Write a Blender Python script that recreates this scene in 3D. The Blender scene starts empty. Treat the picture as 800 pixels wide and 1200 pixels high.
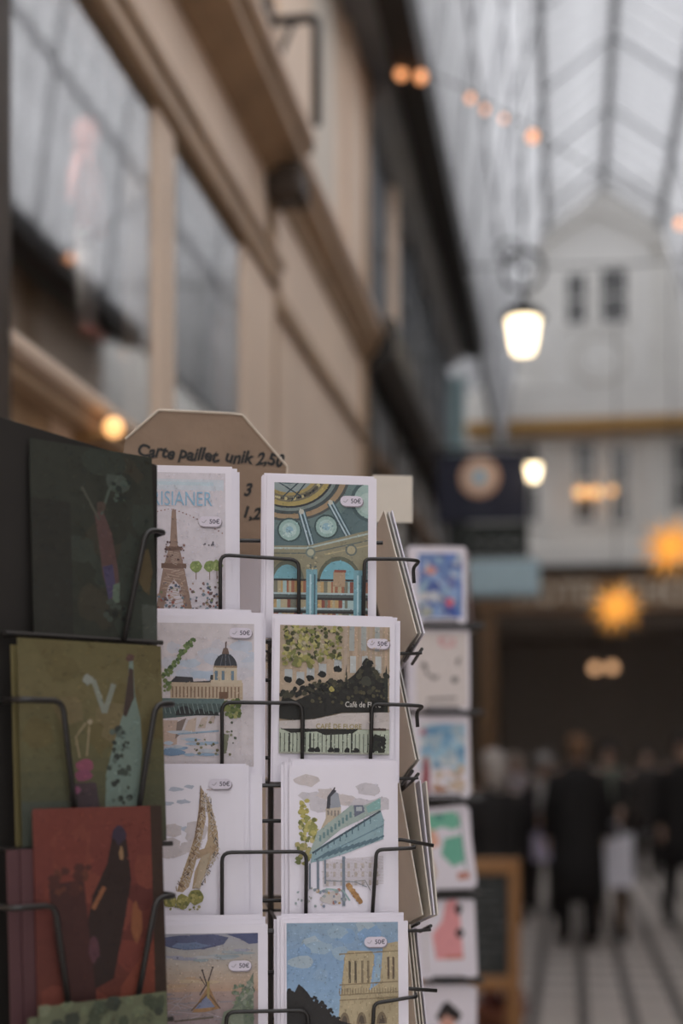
import bpy, bmesh, math, random
from mathutils import Vector, Matrix
random.seed(7)
C = bpy.context.scene.collection
PI = math.pi
# ---------------------------------------------------------------- camera, sky, exposure
YAW = math.radians(9.04); FPX = 1667.0; EYE = 1.6; HORIZON = 885.0
F = Vector((-math.sin(YAW), math.cos(YAW), 0)); R = Vector((math.cos(YAW), math.sin(YAW), 0))
cd = bpy.data.cameras.new('camera'); cam = bpy.data.objects.new('camera', cd); C.objects.link(cam)
cam.location = (0, 0, EYE); cam.rotation_euler = (PI/2, 0, YAW)
cd.sensor_width = 36; cd.lens = 50; cd.shift_y = (HORIZON-600)/1200; cd.clip_start = .05
cd.dof.use_dof = True; cd.dof.focus_distance = 1.44; cd.dof.aperture_fstop = 2.5
bpy.context.scene.camera = cam
vs = bpy.context.scene.view_settings
vs.view_transform = 'Standard'; vs.look = 'None'; vs.gamma = 1; vs.exposure = 0.0; vs.use_curve_mapping = False
W = bpy.data.worlds.new('overcast_sky'); bpy.context.scene.world = W; W.use_nodes = True
wn = W.node_tree.nodes; wl = W.node_tree.links
bg = wn['Background']; bg.inputs['Strength'].default_value = 2.6
tcn = wn.new('ShaderNodeTexCoord'); nz = wn.new('ShaderNodeTexNoise'); nz.inputs['Scale'].default_value = 2.2; nz.inputs['Detail'].default_value = 4
cr = wn.new('ShaderNodeValToRGB')
cr.color_ramp.elements[0].position = .3; cr.color_ramp.elements[0].color = (.79, .80, .86, 1)
cr.color_ramp.elements[1].position = .7; cr.color_ramp.elements[1].color = (.92, .91, .92, 1)
wl.new(tcn.outputs['Generated'], nz.inputs['Vector']); wl.new(nz.outputs['Fac'], cr.inputs['Fac']); wl.new(cr.outputs['Color'], bg.inputs['Color'])

# ---------------------------------------------------------------- pixel helpers (a pixel gives a direction, the plane gives the distance)
def ray(px, py): return F + R*((px-400)/FPX) + Vector((0, 0, (HORIZON-py)/FPX))
def at(px, py, t): return Vector((0, 0, EYE)) + ray(px, py)*t          # at depth t along the view
def on_y(px, py, y): d = ray(px, py); return Vector((0, 0, EYE)) + d*(y/d.y)
def on_x(px, py, x): d = ray(px, py); return Vector((0, 0, EYE)) + d*(x/d.x)

# ---------------------------------------------------------------- materials
def lin(c):
    return tuple((v/255/12.92 if v/255 <= .04045 else ((v/255+.055)/1.055)**2.4) for v in c)
MATS = {}
def mat(name, rgb, rough=.6, metal=0, vary=.12, scale=12, bump=0, spec=.4, emit=None, estr=0):
    if name in MATS: return MATS[name]
    m = bpy.data.materials.new(name); m.use_nodes = True; n = m.node_tree.nodes; l = m.node_tree.links
    b = n['Principled BSDF']; b.inputs['Roughness'].default_value = rough; b.inputs['Metallic'].default_value = metal
    b.inputs['Specular IOR Level'].default_value = spec
    tc = n.new('ShaderNodeTexCoord'); t = n.new('ShaderNodeTexNoise'); t.inputs['Scale'].default_value = scale; t.inputs['Detail'].default_value = 5
    l.new(tc.outputs['Object'], t.inputs['Vector'])
    r = n.new('ShaderNodeValToRGB'); r.color_ramp.elements[0].position = .3; r.color_ramp.elements[1].position = .7
    r.color_ramp.elements[0].color = tuple(v*(1-vary) for v in rgb)+(1,); r.color_ramp.elements[1].color = tuple(min(1, v*(1+vary)) for v in rgb)+(1,)
    l.new(t.outputs['Fac'], r.inputs['Fac']); l.new(r.outputs['Color'], b.inputs['Base Color'])
    if bump:
        bp = n.new('ShaderNodeBump'); bp.inputs['Strength'].default_value = bump; bp.inputs['Distance'].default_value = .01
        l.new(t.outputs['Fac'], bp.inputs['Height']); l.new(bp.outputs['Normal'], b.inputs['Normal'])
    if emit:
        b.inputs['Emission Color'].default_value = emit+(1,); b.inputs['Emission Strength'].default_value = estr
    MATS[name] = m; return m
def glass_mat(name, tint, r0, rough=.02, translucent=0):      # r0: share mirrored head-on by each face
    m = bpy.data.materials.new(name); m.use_nodes = True; n = m.node_tree.nodes; l = m.node_tree.links
    n.remove(n['Principled BSDF']); out = n['Material Output']
    tr = n.new('ShaderNodeBsdfTransparent'); tr.inputs['Color'].default_value = tint+(1,)
    base = tr.outputs[0]
    if translucent:
        tl = n.new('ShaderNodeBsdfTranslucent'); tl.inputs['Color'].default_value = (.8, .82, .85, 1)
        mx = n.new('ShaderNodeMixShader')
        tc = n.new('ShaderNodeTexCoord'); t = n.new('ShaderNodeTexNoise'); t.inputs['Scale'].default_value = 3
        mr = n.new('ShaderNodeMapRange'); mr.inputs['To Min'].default_value = translucent*.4; mr.inputs['To Max'].default_value = translucent*1.6
        l.new(tc.outputs['Object'], t.inputs['Vector']); l.new(t.outputs['Fac'], mr.inputs['Value']); l.new(mr.outputs[0], mx.inputs[0])
        l.new(tr.outputs[0], mx.inputs[1]); l.new(tl.outputs[0], mx.inputs[2]); base = mx.outputs[0]
    gl = n.new('ShaderNodeBsdfGlossy'); gl.inputs['Roughness'].default_value = rough
    lw = n.new('ShaderNodeLayerWeight'); pw_ = n.new('ShaderNodeMath'); pw_.operation = 'POWER'; pw_.inputs[1].default_value = 5; l.new(lw.outputs['Facing'], pw_.inputs[0])
    fr = n.new('ShaderNodeMapRange'); fr.inputs['To Min'].default_value = r0; fr.inputs['To Max'].default_value = 1; l.new(pw_.outputs[0], fr.inputs['Value'])
    m2 = n.new('ShaderNodeMixShader'); l.new(fr.outputs[0], m2.inputs[0]); l.new(base, m2.inputs[1]); l.new(gl.outputs[0], m2.inputs[2])
    l.new(m2.outputs[0], out.inputs['Surface']); MATS[name] = m; return m
def print_mat():
    m = bpy.data.materials.new('printed_ink'); m.use_nodes = True; n = m.node_tree.nodes; l = m.node_tree.links
    b = n['Principled BSDF']; b.inputs['Roughness'].default_value = .45; b.inputs['Specular IOR Level'].default_value = .25
    a = n.new('ShaderNodeVertexColor'); a.layer_name = 'ink'
    t = n.new('ShaderNodeTexNoise'); t.inputs['Scale'].default_value = 110; t.inputs['Detail'].default_value = 8
    tc = n.new('ShaderNodeTexCoord'); l.new(tc.outputs['Object'], t.inputs['Vector'])
    mr = n.new('ShaderNodeMapRange'); mr.inputs['To Min'].default_value = .84; mr.inputs['To Max'].default_value = 1.16
    l.new(t.outputs['Fac'], mr.inputs['Value'])
    mx = n.new('ShaderNodeVectorMath'); mx.operation = 'SCALE'
    l.new(a.outputs['Color'], mx.inputs[0]); l.new(mr.outputs[0], mx.inputs['Scale']); l.new(mx.outputs[0], b.inputs['Base Color'])
    return m
INK = print_mat()
def wood_mat(name, a, b_, scale=6):
    m = bpy.data.materials.new(name); m.use_nodes = True; n = m.node_tree.nodes; l = m.node_tree.links
    b = n['Principled BSDF']; b.inputs['Roughness'].default_value = .5
    tc = n.new('ShaderNodeTexCoord'); mp = n.new('ShaderNodeMapping'); mp.inputs['Scale'].default_value = (scale*4, scale*4, scale*.4)
    t = n.new('ShaderNodeTexNoise'); t.inputs['Scale'].default_value = 3; t.inputs['Detail'].default_value = 6
    r = n.new('ShaderNodeValToRGB'); r.color_ramp.elements[0].color = a+(1,); r.color_ramp.elements[1].color = b_+(1,)
    l.new(tc.outputs['Object'], mp.inputs['Vector']); l.new(mp.outputs[0], t.inputs['Vector']); l.new(t.outputs['Fac'], r.inputs['Fac']); l.new(r.outputs[0], b.inputs['Base Color'])
    MATS[name] = m; return m
mat('cream', (.80, .635, .50), .5, vary=.07, scale=2)
mat('ochre', (.42, .285, .175), .45, vary=.15, scale=4)
mat('dark_brown', (.055, .04, .03), .5, vary=.2)
mat('near_black', (.022, .019, .017), .55, vary=.15)
mat('wire_black', (.02, .018, .017), .38, spec=.5, vary=.1)
mat('board_black', (.024, .021, .019), .6, vary=.1, spec=.3)
mat('paper', (.80, .765, .85), .55, vary=.015, scale=30, spec=.25)
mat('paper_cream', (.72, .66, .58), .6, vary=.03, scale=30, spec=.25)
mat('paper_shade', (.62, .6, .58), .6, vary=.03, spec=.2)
mat('plaster_white', (.86, .845, .81), .7, vary=.04, scale=1.5)
mat('plaster_warm', (.76, .74, .70), .7, vary=.06, scale=1.5)
mat('grey_frame', (.20, .21, .225), .45, vary=.1, scale=3)
mat('slate', (.10, .11, .125), .4, vary=.2, scale=3)
mat('teal_paint', (.30, .42, .44), .5, vary=.08, scale=3)
mat('iron', (.50, .51, .53), .5, vary=.1)
mat('iron_mid', (.17, .175, .18), .5, vary=.1)
mat('tunnel', (.66, .60, .55), .8)
mat('iron_dark', (.03, .028, .027), .5, vary=.1)
mat('tile_light', (.72, .65, .60), .35, vary=.07, scale=3)
mat('tile_pale', (.43, .385, .355), .35, vary=.07, scale=3)
mat('tile_dark', (.13, .117, .11), .35, vary=.12, scale=3)
mat('grout', (.16, .145, .135), .8)
mat('asphalt', (.32, .31, .30), .9, scale=30)
mat('gold', (.45, .27, .10), .4, metal=.4, vary=.15)
mat('gold_letter', (.66, .55, .43), .4, vary=.1)
mat('navy', (.018, .02, .042), .55)
mat('pale_blue', (.52, .70, .78), .55, vary=.05)
mat('dark_green', (.022, .028, .025), .6)
mat('blackboard', (.045, .05, .05), .7, vary=.25, scale=5)
mat('kraft', (.27, .19, .135), .7, vary=.2, scale=9, bump=.8)
mat('kraft_edge', (.62, .54, .45), .6)
mat('marker', (.012, .012, .012), .5)
mat('skin', (.50, .33, .25), .55)
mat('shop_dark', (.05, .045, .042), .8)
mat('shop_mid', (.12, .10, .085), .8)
mat('puppet_rose', (.66, .27, .23), .7); mat('puppet_white', (.88, .86, .86), .7); mat('puppet_brown', (.50, .27, .19), .7)
mat('bag_white', (.88, .86, .94), .5, vary=.03); mat('bag_lilac', (.62, .56, .74), .6)
mat('lamp_warm', (.9, .7, .45), .4, emit=(1.0, .80, .52), estr=4.5)
mat('lamp_amber', (.9, .6, .3), .4, emit=(1.0, .50, .18), estr=1.5)
mat('bulb_orange', (.9, .5, .3), .4, emit=(1.0, .40, .16), estr=1.5)
mat('star_core', (.9, .6, .2), .4, emit=(1.0, .55, .08), estr=2.6)
mat('star_ray', (.8, .5, .2), .5, emit=(1.0, .42, .06), estr=.55)
mat('lamp_dim', (.7, .5, .35), .5, emit=(1.0, .55, .28), estr=1.1)
glass_mat('roof_glass', (.97, .97, .97), .01, .2)
glass_mat('shop_glass', (.96, .96, .96), .40, .03)
glass_mat('upper_glass', (.9, .92, .95), .35, .06)
glass_mat('window_glass', (.9, .92, .94), .05, .05)
def frosted_mat(name, tint, clear, share):
    m = bpy.data.materials.new(name); m.use_nodes = True; n = m.node_tree.nodes; l = m.node_tree.links; n.remove(n['Principled BSDF'])
    tl = n.new('ShaderNodeBsdfTranslucent'); tr = n.new('ShaderNodeBsdfTransparent'); tr.inputs['Color'].default_value = clear+(1,); mx = n.new('ShaderNodeMixShader'); mx.inputs[0].default_value = share
    tc = n.new('ShaderNodeTexCoord'); t = n.new('ShaderNodeTexNoise'); t.inputs['Scale'].default_value = 2.5; r = n.new('ShaderNodeValToRGB')
    r.color_ramp.elements[0].position = .3; r.color_ramp.elements[1].position = .7; r.color_ramp.elements[0].color = tuple(v*.8 for v in tint)+(1,); r.color_ramp.elements[1].color = tuple(v*1.15 for v in tint)+(1,)
    l.new(tc.outputs['Object'], t.inputs['Vector']); l.new(t.outputs['Fac'], r.inputs['Fac']); l.new(r.outputs[0], tl.inputs['Color'])
    l.new(tr.outputs[0], mx.inputs[1]); l.new(tl.outputs[0], mx.inputs[2]); l.new(mx.outputs[0], n['Material Output'].inputs['Surface']); MATS[name] = m
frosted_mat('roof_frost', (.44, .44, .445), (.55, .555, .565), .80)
frosted_mat('ridge_frost_dimmed', (.32, .32, .325), (.38, .385, .39), .80)  # same roof glass tinted darker to tone down the brightness at the ridge
wood_mat('orange_wood', (.30, .14, .05), (.45, .23, .09))
wood_mat('brown_wood', (.13, .065, .028), (.22, .12, .05))

# ---------------------------------------------------------------- object helpers
def mk(name, verts, faces, m=None, parent=None, smooth=False):
    me = bpy.data.meshes.new(name); me.from_pydata([tuple(v) for v in verts], [], faces)
    if m: me.materials.append(MATS[m] if isinstance(m, str) else m)
    if smooth: me.polygons.foreach_set('use_smooth', [True]*len(me.polygons))
    return ob(name, me, parent)
def ob(name, me, parent=None):
    o = bpy.data.objects.new(name, me); C.objects.link(o)
    if parent: o.parent = parent
    return o
def tag(o, label, cat, group=None):
    o['label'] = label; o['category'] = cat
    if group: o['group'] = group
    return o
def struct(o): o['kind'] = 'structure'; return o
def empty(name, loc=(0, 0, 0), rz=0):
    o = bpy.data.objects.new(name, None); C.objects.link(o); o.location = loc; o.rotation_euler = (0, 0, rz); o.empty_display_size = .1; return o
class G:                                     # collects shapes, then links them as one mesh
    def __init__(s): s.v = []; s.f = []
    def add(s, v, f): k = len(s.v); s.v += [Vector(p) for p in v]; s.f += [tuple(i+k for i in q) for q in f]; return s
    def box(s, x0, x1, y0, y1, z0, z1, M=None, ch=0):
        if ch:
            bm = bmesh.new(); bmesh.ops.create_cube(bm, size=1)
            for v in bm.verts: v.co = Vector((x0+(v.co.x+.5)*(x1-x0), y0+(v.co.y+.5)*(y1-y0), z0+(v.co.z+.5)*(z1-z0)))
            bmesh.ops.bevel(bm, geom=bm.edges[:], offset=ch, segments=1, affect='EDGES'); bm.verts.index_update()
            v = [q.co.copy() for q in bm.verts]; f = [tuple(q.index for q in p.verts) for p in bm.faces]; bm.free()
        else:
            v = [Vector((x, y, z)) for z in (z0, z1) for y in (y0, y1) for x in (x0, x1)]
            f = [(0, 2, 3, 1), (4, 5, 7, 6), (0, 1, 5, 4), (2, 6, 7, 3), (0, 4, 6, 2), (1, 3, 7, 5)]
        if M: v = [M @ p for p in v]
        return s.add(v, f)
    def tube(s, pts, r, n=8, cap=True, M=None):
        pts = [Vector(p) for p in pts]; rs = r if isinstance(r, (list, tuple)) else [r]*len(pts)
        v = []; f = []; up = None
        for i, p in enumerate(pts):
            a = pts[max(0, i-1)]; b = pts[min(len(pts)-1, i+1)]; d = (b-a).normalized()
            if up is None: up = Vector((0, 0, 1)) if abs(d.z) < .9 else Vector((1, 0, 0))
            sx = d.cross(up).normalized(); up = sx.cross(d).normalized()
            for k in range(n):
                an = 2*PI*k/n; v.append(p + (sx*math.cos(an)+up*math.sin(an))*rs[i])
        for i in range(len(pts)-1):
            for k in range(n): f.append((i*n+k, i*n+(k+1) % n, (i+1)*n+(k+1) % n, (i+1)*n+k))
        if cap: f.append(tuple(range(n-1, -1, -1))); f.append(tuple(range((len(pts)-1)*n, len(pts)*n)))
        if M: v = [M @ p for p in v]
        return s.add(v, f)
    def lathe(s, prof, n=16, c=(0, 0, 0), M=None, sy=1):    # prof: (r, z)
        v = []; f = []; c = Vector(c)
        for r, z in prof:
            for k in range(n): an = 2*PI*k/n; v.append(c+Vector((r*math.cos(an), r*sy*math.sin(an), z)))
        for i in range(len(prof)-1):
            for k in range(n): f.append((i*n+k, i*n+(k+1) % n, (i+1)*n+(k+1) % n, (i+1)*n+k))
        f.append(tuple(range(n-1, -1, -1))); f.append(tuple(range((len(prof)-1)*n, len(prof)*n)))
        if M: v = [M @ p for p in v]
        return s.add(v, f)
    def ball(s, c, r, n=14, m=9, sq=(1, 1, 1)):
        prof = [(max(1e-4, math.sin(PI*i/m)), -math.cos(PI*i/m)) for i in range(m+1)]
        g = G().lathe(prof, n); c = Vector(c)
        return s.add([c+Vector((p.x*r*sq[0], p.y*r*sq[1], p.z*r*sq[2])) for p in g.v], g.f)
    def prism(s, poly, ax, a0, a1):          # poly in the two other axes, extruded along ax
        n = len(poly); v = []
        for a in (a0, a1):
            for p, q in poly: v.append({'x': (a, p, q), 'y': (p, a, q), 'z': (p, q, a)}[ax])
        f = [tuple(range(n)), tuple(range(2*n-1, n-1, -1))]+[(i, (i+1) % n, n+(i+1) % n, n+i) for i in range(n)]
        return s.add(v, f)
    def rings(s, rs, n=16, M=None):          # list of (cx, cy, z, rx, ry)
        v = []; f = []
        for cx, cy, z, rx, ry in rs:
            for k in range(n): an = 2*PI*k/n; v.append(Vector((cx+rx*math.cos(an), cy+ry*math.sin(an), z)))
        for i in range(len(rs)-1):
            for k in range(n): f.append((i*n+k, i*n+(k+1) % n, (i+1)*n+(k+1) % n, (i+1)*n+k))
        f.append(tuple(range(n-1, -1, -1))); f.append(tuple(range((len(rs)-1)*n, len(rs)*n)))
        if M: v = [M @ p for p in v]
        return s.add(v, f)
    def build(s, name, m, parent=None, smooth=False): return mk(name, s.v, s.f, m, parent, smooth)
def box(name, x0, x1, y0, y1, z0, z1, m, parent=None, ch=0): return G().box(x0, x1, y0, y1, z0, z1, ch=ch).build(name, m, parent)
def fillet(pts, r, k=4):
    pts = [Vector(p) for p in pts]; out = [pts[0]]
    for i in range(1, len(pts)-1):
        a = (pts[i-1]-pts[i]); b = (pts[i+1]-pts[i]); ra = min(r, a.length*.45, b.length*.45)
        p = pts[i]+a.normalized()*ra; q = pts[i]+b.normalized()*ra
        for j in range(k+1): t = j/k; out.append(p*(1-t)**2+pts[i]*2*t*(1-t)+q*t*t)
    return out+[pts[-1]]
def text_mesh(s, size=1.0, bold=0, shear=0, align='CENTER'):
    cu = bpy.data.curves.new('lettering', 'FONT'); cu.body = s; cu.size = size; cu.align_x = align; cu.offset = bold; cu.shear = shear; cu.resolution_u = 3
    o = bpy.data.objects.new('lettering', cu); C.objects.link(o)
    dg = bpy.context.evaluated_depsgraph_get(); dg.update(); me = bpy.data.meshes.new_from_object(o.evaluated_get(dg))
    C.objects.unlink(o); bpy.data.objects.remove(o); bpy.data.curves.remove(cu)
    v = [p.co.copy() for p in me.vertices]; f = [tuple(p.vertices) for p in me.polygons]; bpy.data.meshes.remove(me)
    return v, f

# ================================================================ the setting
XL, XR, XC, YE = -1.3, 2.36, .53, 22.0
# ---- floor
fl = struct(box('floor', -3.2, 4.2, -14, 30, -.12, -.012, 'grout'))
box('street_paving', -9, 9, -14, -.6, -.02, -.004, 'asphalt', fl)
PX, PY = .30, .24
def tile_mesh(name, w, d, m):
    g = G(); b = .004
    g.add([(-w/2, -d/2, -.012), (w/2, -d/2, -.012), (w/2, d/2, -.012), (-w/2, d/2, -.012), (-w/2+b, -d/2+b, 0), (w/2-b, -d/2+b, 0), (w/2-b, d/2-b, 0), (-w/2+b, d/2-b, 0)],
          [(4, 5, 6, 7), (0, 1, 5, 4), (1, 2, 6, 5), (2, 3, 7, 6), (3, 0, 4, 7)])
    me = bpy.data.meshes.new(name); me.from_pydata([tuple(v) for v in g.v], [], g.f); me.materials.append(MATS[m]); return me, g
tl, gl_ = tile_mesh('tile', .236, .234, 'tile_light'); tp, gp_ = tile_mesh('tile', .236, .234, 'tile_pale'); td, gd_ = tile_mesh('tile_strip', .056, .474, 'tile_dark')
rl, rp, rd = G(), G(), G()
for i in range(-9, 10):
    x = .094+.15+i*PX
    if not XL-1.2 < x < XR+.9: continue
    for j in range(-2, 118):
        y = j*PY; near = -4 <= i <= 3 and 31 <= j < 68; odd = (j % 2)
        if near: o = ob('tile', tp if odd else tl, fl); o.location = (x, y, 0)
        else: g = gp_ if odd else gl_; (rp if odd else rl).add([v+Vector((x, y, 0)) for v in g.v], g.f)
        if odd:
            if near: o = ob('tile_strip', td, fl); o.location = (x-.15, y-.12, 0)
            else: rd.add([v+Vector((x-.15, y-.12, 0)) for v in gd_.v], gd_.f)
for g, m in ((rl, 'tile_light'), (rp, 'tile_pale'), (rd, 'tile_dark')):
    o = g.build('far_tiles', m, fl); o['kind'] = 'stuff'

# ---- left wall: first shop, cream joinery
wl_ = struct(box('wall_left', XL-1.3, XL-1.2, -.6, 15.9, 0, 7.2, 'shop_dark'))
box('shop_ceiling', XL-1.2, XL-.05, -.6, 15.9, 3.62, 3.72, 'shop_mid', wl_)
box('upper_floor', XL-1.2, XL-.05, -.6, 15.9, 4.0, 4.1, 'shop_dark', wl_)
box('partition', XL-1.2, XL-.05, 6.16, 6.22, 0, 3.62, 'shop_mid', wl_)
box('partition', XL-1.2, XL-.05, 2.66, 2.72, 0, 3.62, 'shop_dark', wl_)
box('entrance_pier', XL-1.3, XL+.06, -.6, .2, 0, 6.6, 'cream', wl_)
box('wall_panel', XL-.06, XL, .2, 2.9, 0, 3.61, 'cream', wl_)
box('pilaster', XL-.06, XL+.07, 2.62, on_x(15, 400, XL+.07).y, 0, 3.61, 'dark_brown', wl_, .01)
for y0, y1 in ((3.0, 4.30), (4.46, 5.5)):
    for k in range(8):
        a = y0+(y1-y0)*k/8; box('plank', XL-.05, XL-.01, a+.004, a+(y1-y0)/8-.004, .35, 2.47, 'ochre' if k % 3 else 'cream', wl_)
box('plinth', XL-.06, XL+.03, 3.2, 9.05, 0, .35, 'dark_brown', wl_)
box('sill_beam', XL-.05, XL+.07, 3.0, 5.5, 2.517, 2.566, 'cream', wl_, .012)
box('sill_moulding', XL-.05, XL+.045, 3.0, 5.5, 2.47, 2.517, 'ochre', wl_, .01)
box('mullion', XL-.06, XL+.05, on_x(184, 300, XL+.05).y, on_x(206, 300, XL+.05).y, .35, 3.61, 'cream', wl_, .012)
box('jamb', XL-.06, XL+.05, on_x(286, 300, XL+.05).y, 6.02, 0, 3.61, 'cream', wl_, .012)
box('joint_strip', XL-.06, XL-.01, 6.06, 6.24, 0, 4.14, 'dark_brown', wl_)
box('drain_pipe', XL+.0, XL+.035, 6.10, 6.17, 0, 4.14, 'ochre', wl_, .012)
box('soffit_beam', XL-.06, XL+.075, .2, 6.06, 3.61, 3.74, 'ochre', wl_, .012)
box('soffit_edge', XL-.02, XL+.09, .2, 6.06, 3.70, 3.735, 'ochre', wl_)
box('fascia_panel', XL-.06, XL+.01, .2, 6.06, 3.74, 4.14, 'cream', wl_)
G().prism([(XL-.06, 4.12), (XL+.03, 4.12), (XL+.08, 4.17), (XL+.16, 4.20), (XL+.16, 4.255), (XL+.19, 4.27), (XL+.19, 4.32), (XL-.06, 4.34)], 'y', .2, 6.2).build('cornice', 'ochre', wl_)
box('cornice_lip', XL+.0, XL+.20, .2, 6.2, 4.30, 4.345, 'cream', wl_, .008)
box('console', XL-.02, XL+.17, 6.02, 6.22, 4.02, 4.16, 'dark_brown', wl_, .02)
box('blank_panel', XL-.06, XL, 6.24, 8.95, .35, 3.60, 'cream', wl_)
box('panel_moulding', XL-.03, XL+.035, 6.24, 9.05, 3.60, 3.68, 'ochre', wl_, .01)
box('fascia_panel', XL-.06, XL+.005, 6.24, 8.95, 3.68, 4.14, 'cream', wl_)
box('end_board', XL-.06, XL+.03, 8.95, 9.06, 0, 4.14, 'ochre', wl_, .01)
G().prism([(XL-.06, 4.10), (XL+.02, 4.10), (XL+.05, 4.16), (XL+.10, 4.20), (XL+.10, 4.25), (XL+.13, 4.27), (XL+.13, 4.31), (XL-.06, 4.33)], 'y', 6.2, 9.06).build('cornice', 'ochre', wl_)
box('cornice_lip', XL+.0, XL+.14, 6.2, 9.06, 4.29, 4.33, 'cream', wl_, .008)
# windows of the first shop
for n_, (y0, y1) in enumerate(((2.9, 4.32), (4.44, 5.6))):
    w = struct(box('window_%d' % (n_+1), XL+.030, XL+.036, y0, y1, 2.56, 3.61, 'shop_glass'))
# upper storey above the cream shop
box('upper_wall', XL-.06, XL-.03, .2, 6.3, 4.34, 6.0, 'cream', wl_)
for y0, y1 in ((6.3, 6.9), (8.35, 8.95)): box('upper_pilaster', XL-.06, XL+.02, y0, y1, 4.33, 6.0, 'cream', wl_, .01)
for k in range(4): box('shutter_board', XL-.05, XL-.01, 6.92+k*.36, 7.26+k*.36, 4.36, 6.0, 'paper_cream' if k in (1, 2) else 'cream', wl_, .008)
box('upper_corner_post', XL-.06, XL+.04, 8.95, 9.10, 4.33, 6.0, 'ochre', wl_, .01)
# second shop: dark joinery and grey glazing
box('pilaster', XL-.06, XL+.04, 9.06, 9.35, 0, 4.2, 'near_black', wl_, .01)
for k, y0 in enumerate((9.35, 10.65, 11.95, 13.25, 14.55)):
    w = struct(box('window_%d' % (k+3), XL-.02, XL-.014, y0, y0+1.15, .6, 3.55, 'shop_glass'))
    box('mullion', XL-.05, XL+.03, y0+1.15, y0+1.30, 0, 4.1, 'dark_brown', wl_, .01)
box('plinth', XL-.06, XL+.03, 9.35, 15.95, 0, .6, 'dark_brown', wl_)
box('transom', XL-.06, XL+.05, 9.35, 15.95, 3.55, 3.66, 'brown_wood', wl_, .01)
box('shop_fascia', XL-.06, XL+.01, 9.06, 15.95, 3.66, 4.12, 'slate', wl_)
G().prism([(XL-.06, 4.08), (XL+.10, 4.08), (XL+.20, 4.18), (XL+.20, 4.40), (XL-.06, 4.44)], 'y', 9.06, 15.95).build('cornice', 'near_black', wl_)
for k in range(5):
    y0 = 9.15+k*1.33
    w = struct(box('window_%d' % (k+8), XL-.03, XL-.024, y0+.12, y0+1.13, 4.55, 5.82, 'upper_glass'))
    g = G()
    for a, b, c, d in ((y0+.12, y0+.19, 4.55, 5.82), (y0+1.06, y0+1.13, 4.55, 5.82), (y0+.59, y0+.65, 4.55, 5.82), (y0+.12, y0+1.13, 4.55, 4.62), (y0+.12, y0+1.13, 5.2, 5.25)):
        g.box(XL-.045, XL+.005, a, b, c, d)
    g.build('window_frame', 'grey_frame', w)
    box('upper_pilaster', XL-.06, XL+.05, y0-.06, y0+.12, 4.44, 6.0, 'cream' if k == 1 else 'slate', wl_, .01)
    box('sill_panel', XL-.05, XL, y0+.12, y0+1.21, 4.44, 4.55, 'slate', wl_)
    box('head_panel', XL-.05, XL, y0+.12, y0+1.21, 5.82, 6.0, 'slate', wl_)
box('end_pilaster', XL-.06, XL+.17, 15.75, 15.97, 4.85, 5.80, 'teal_paint', wl_, .01)
box('end_pilaster_base', XL-.06, XL+.10, 15.75, 15.97, 0, 4.85, 'slate', wl_, .01)
box('eave_board', XL-.06, -1.02, -.6, 15.5, 5.98, 6.04, 'grey_frame', wl_)
G().prism([(-1.09, 5.90), (-.90, 5.90), (-.88, 6.10), (-1.09, 6.10)], 'y', -.6, 15.45).build('gutter', 'near_black', wl_)
G().prism([(XL-.06, 5.80), (XL+.05, 5.80), (-1.09, 5.94), (-1.09, 5.99), (XL-.06, 5.99)], 'y', 9.1, 15.45).build('eave_moulding', 'grey_frame', wl_)
# side court beyond the shops, left
wc = struct(box('wall_court', -2.9, -2.8, 15.9, YE, 0, 6.5, 'plaster_white'))
box('return_wall', -2.9, XL-.06, 15.92, 15.97, 0, 6.4, 'plaster_warm', wc)
# ---- right wall (out of frame; it shows in the reflections)
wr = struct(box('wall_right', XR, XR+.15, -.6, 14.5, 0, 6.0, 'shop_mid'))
box('upper_wall', XR-.02, XR, -.6, 14.5, 4.36, 5.95, 'cream', wr)
box('added_court_wall', 4.2, 4.3, 14.5, YE, 0, 8.4, 'plaster_white', wr)  # unseen open court, made up to bring sky light onto the end wall
box('return_wall', XR+.15, 4.3, 14.45, 14.52, 0, 6.0, 'plaster_warm', wr)
box('cornice', XR-.15, XR, -.6, 14.5, 4.1, 4.35, 'dark_brown', wr)
box('gutter', XR-.45, XR-.25, -.6, 14.5, 5.90, 6.1, 'near_black', wr)
box('eave_board', XR-.3, XR+.1, -.6, 14.5, 5.98, 6.04, 'grey_frame', wr)
for k in range(6):
    box('pilaster', XR-.06, XR, .2+k*2.4, .5+k*2.4, 0, 5.9, 'ochre', wr)
    box('shop_panel', XR-.03, XR, .6+k*2.4, 2.5+k*2.4, .5, 3.5, 'slate', wr)

# ---- unseen house across the street, added to block low daylight from the cards
hs = struct(box('added_street_wall', -16, 18, -9.3, -9, 0, 19, 'plaster_warm'))
for i in range(9):
    for j in range(4): box('window', -12.5+i*3, -11.2+i*3, -9.02, -8.98, 1.2+j*3.8, 3.4+j*3.8, 'slate', hs)
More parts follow.
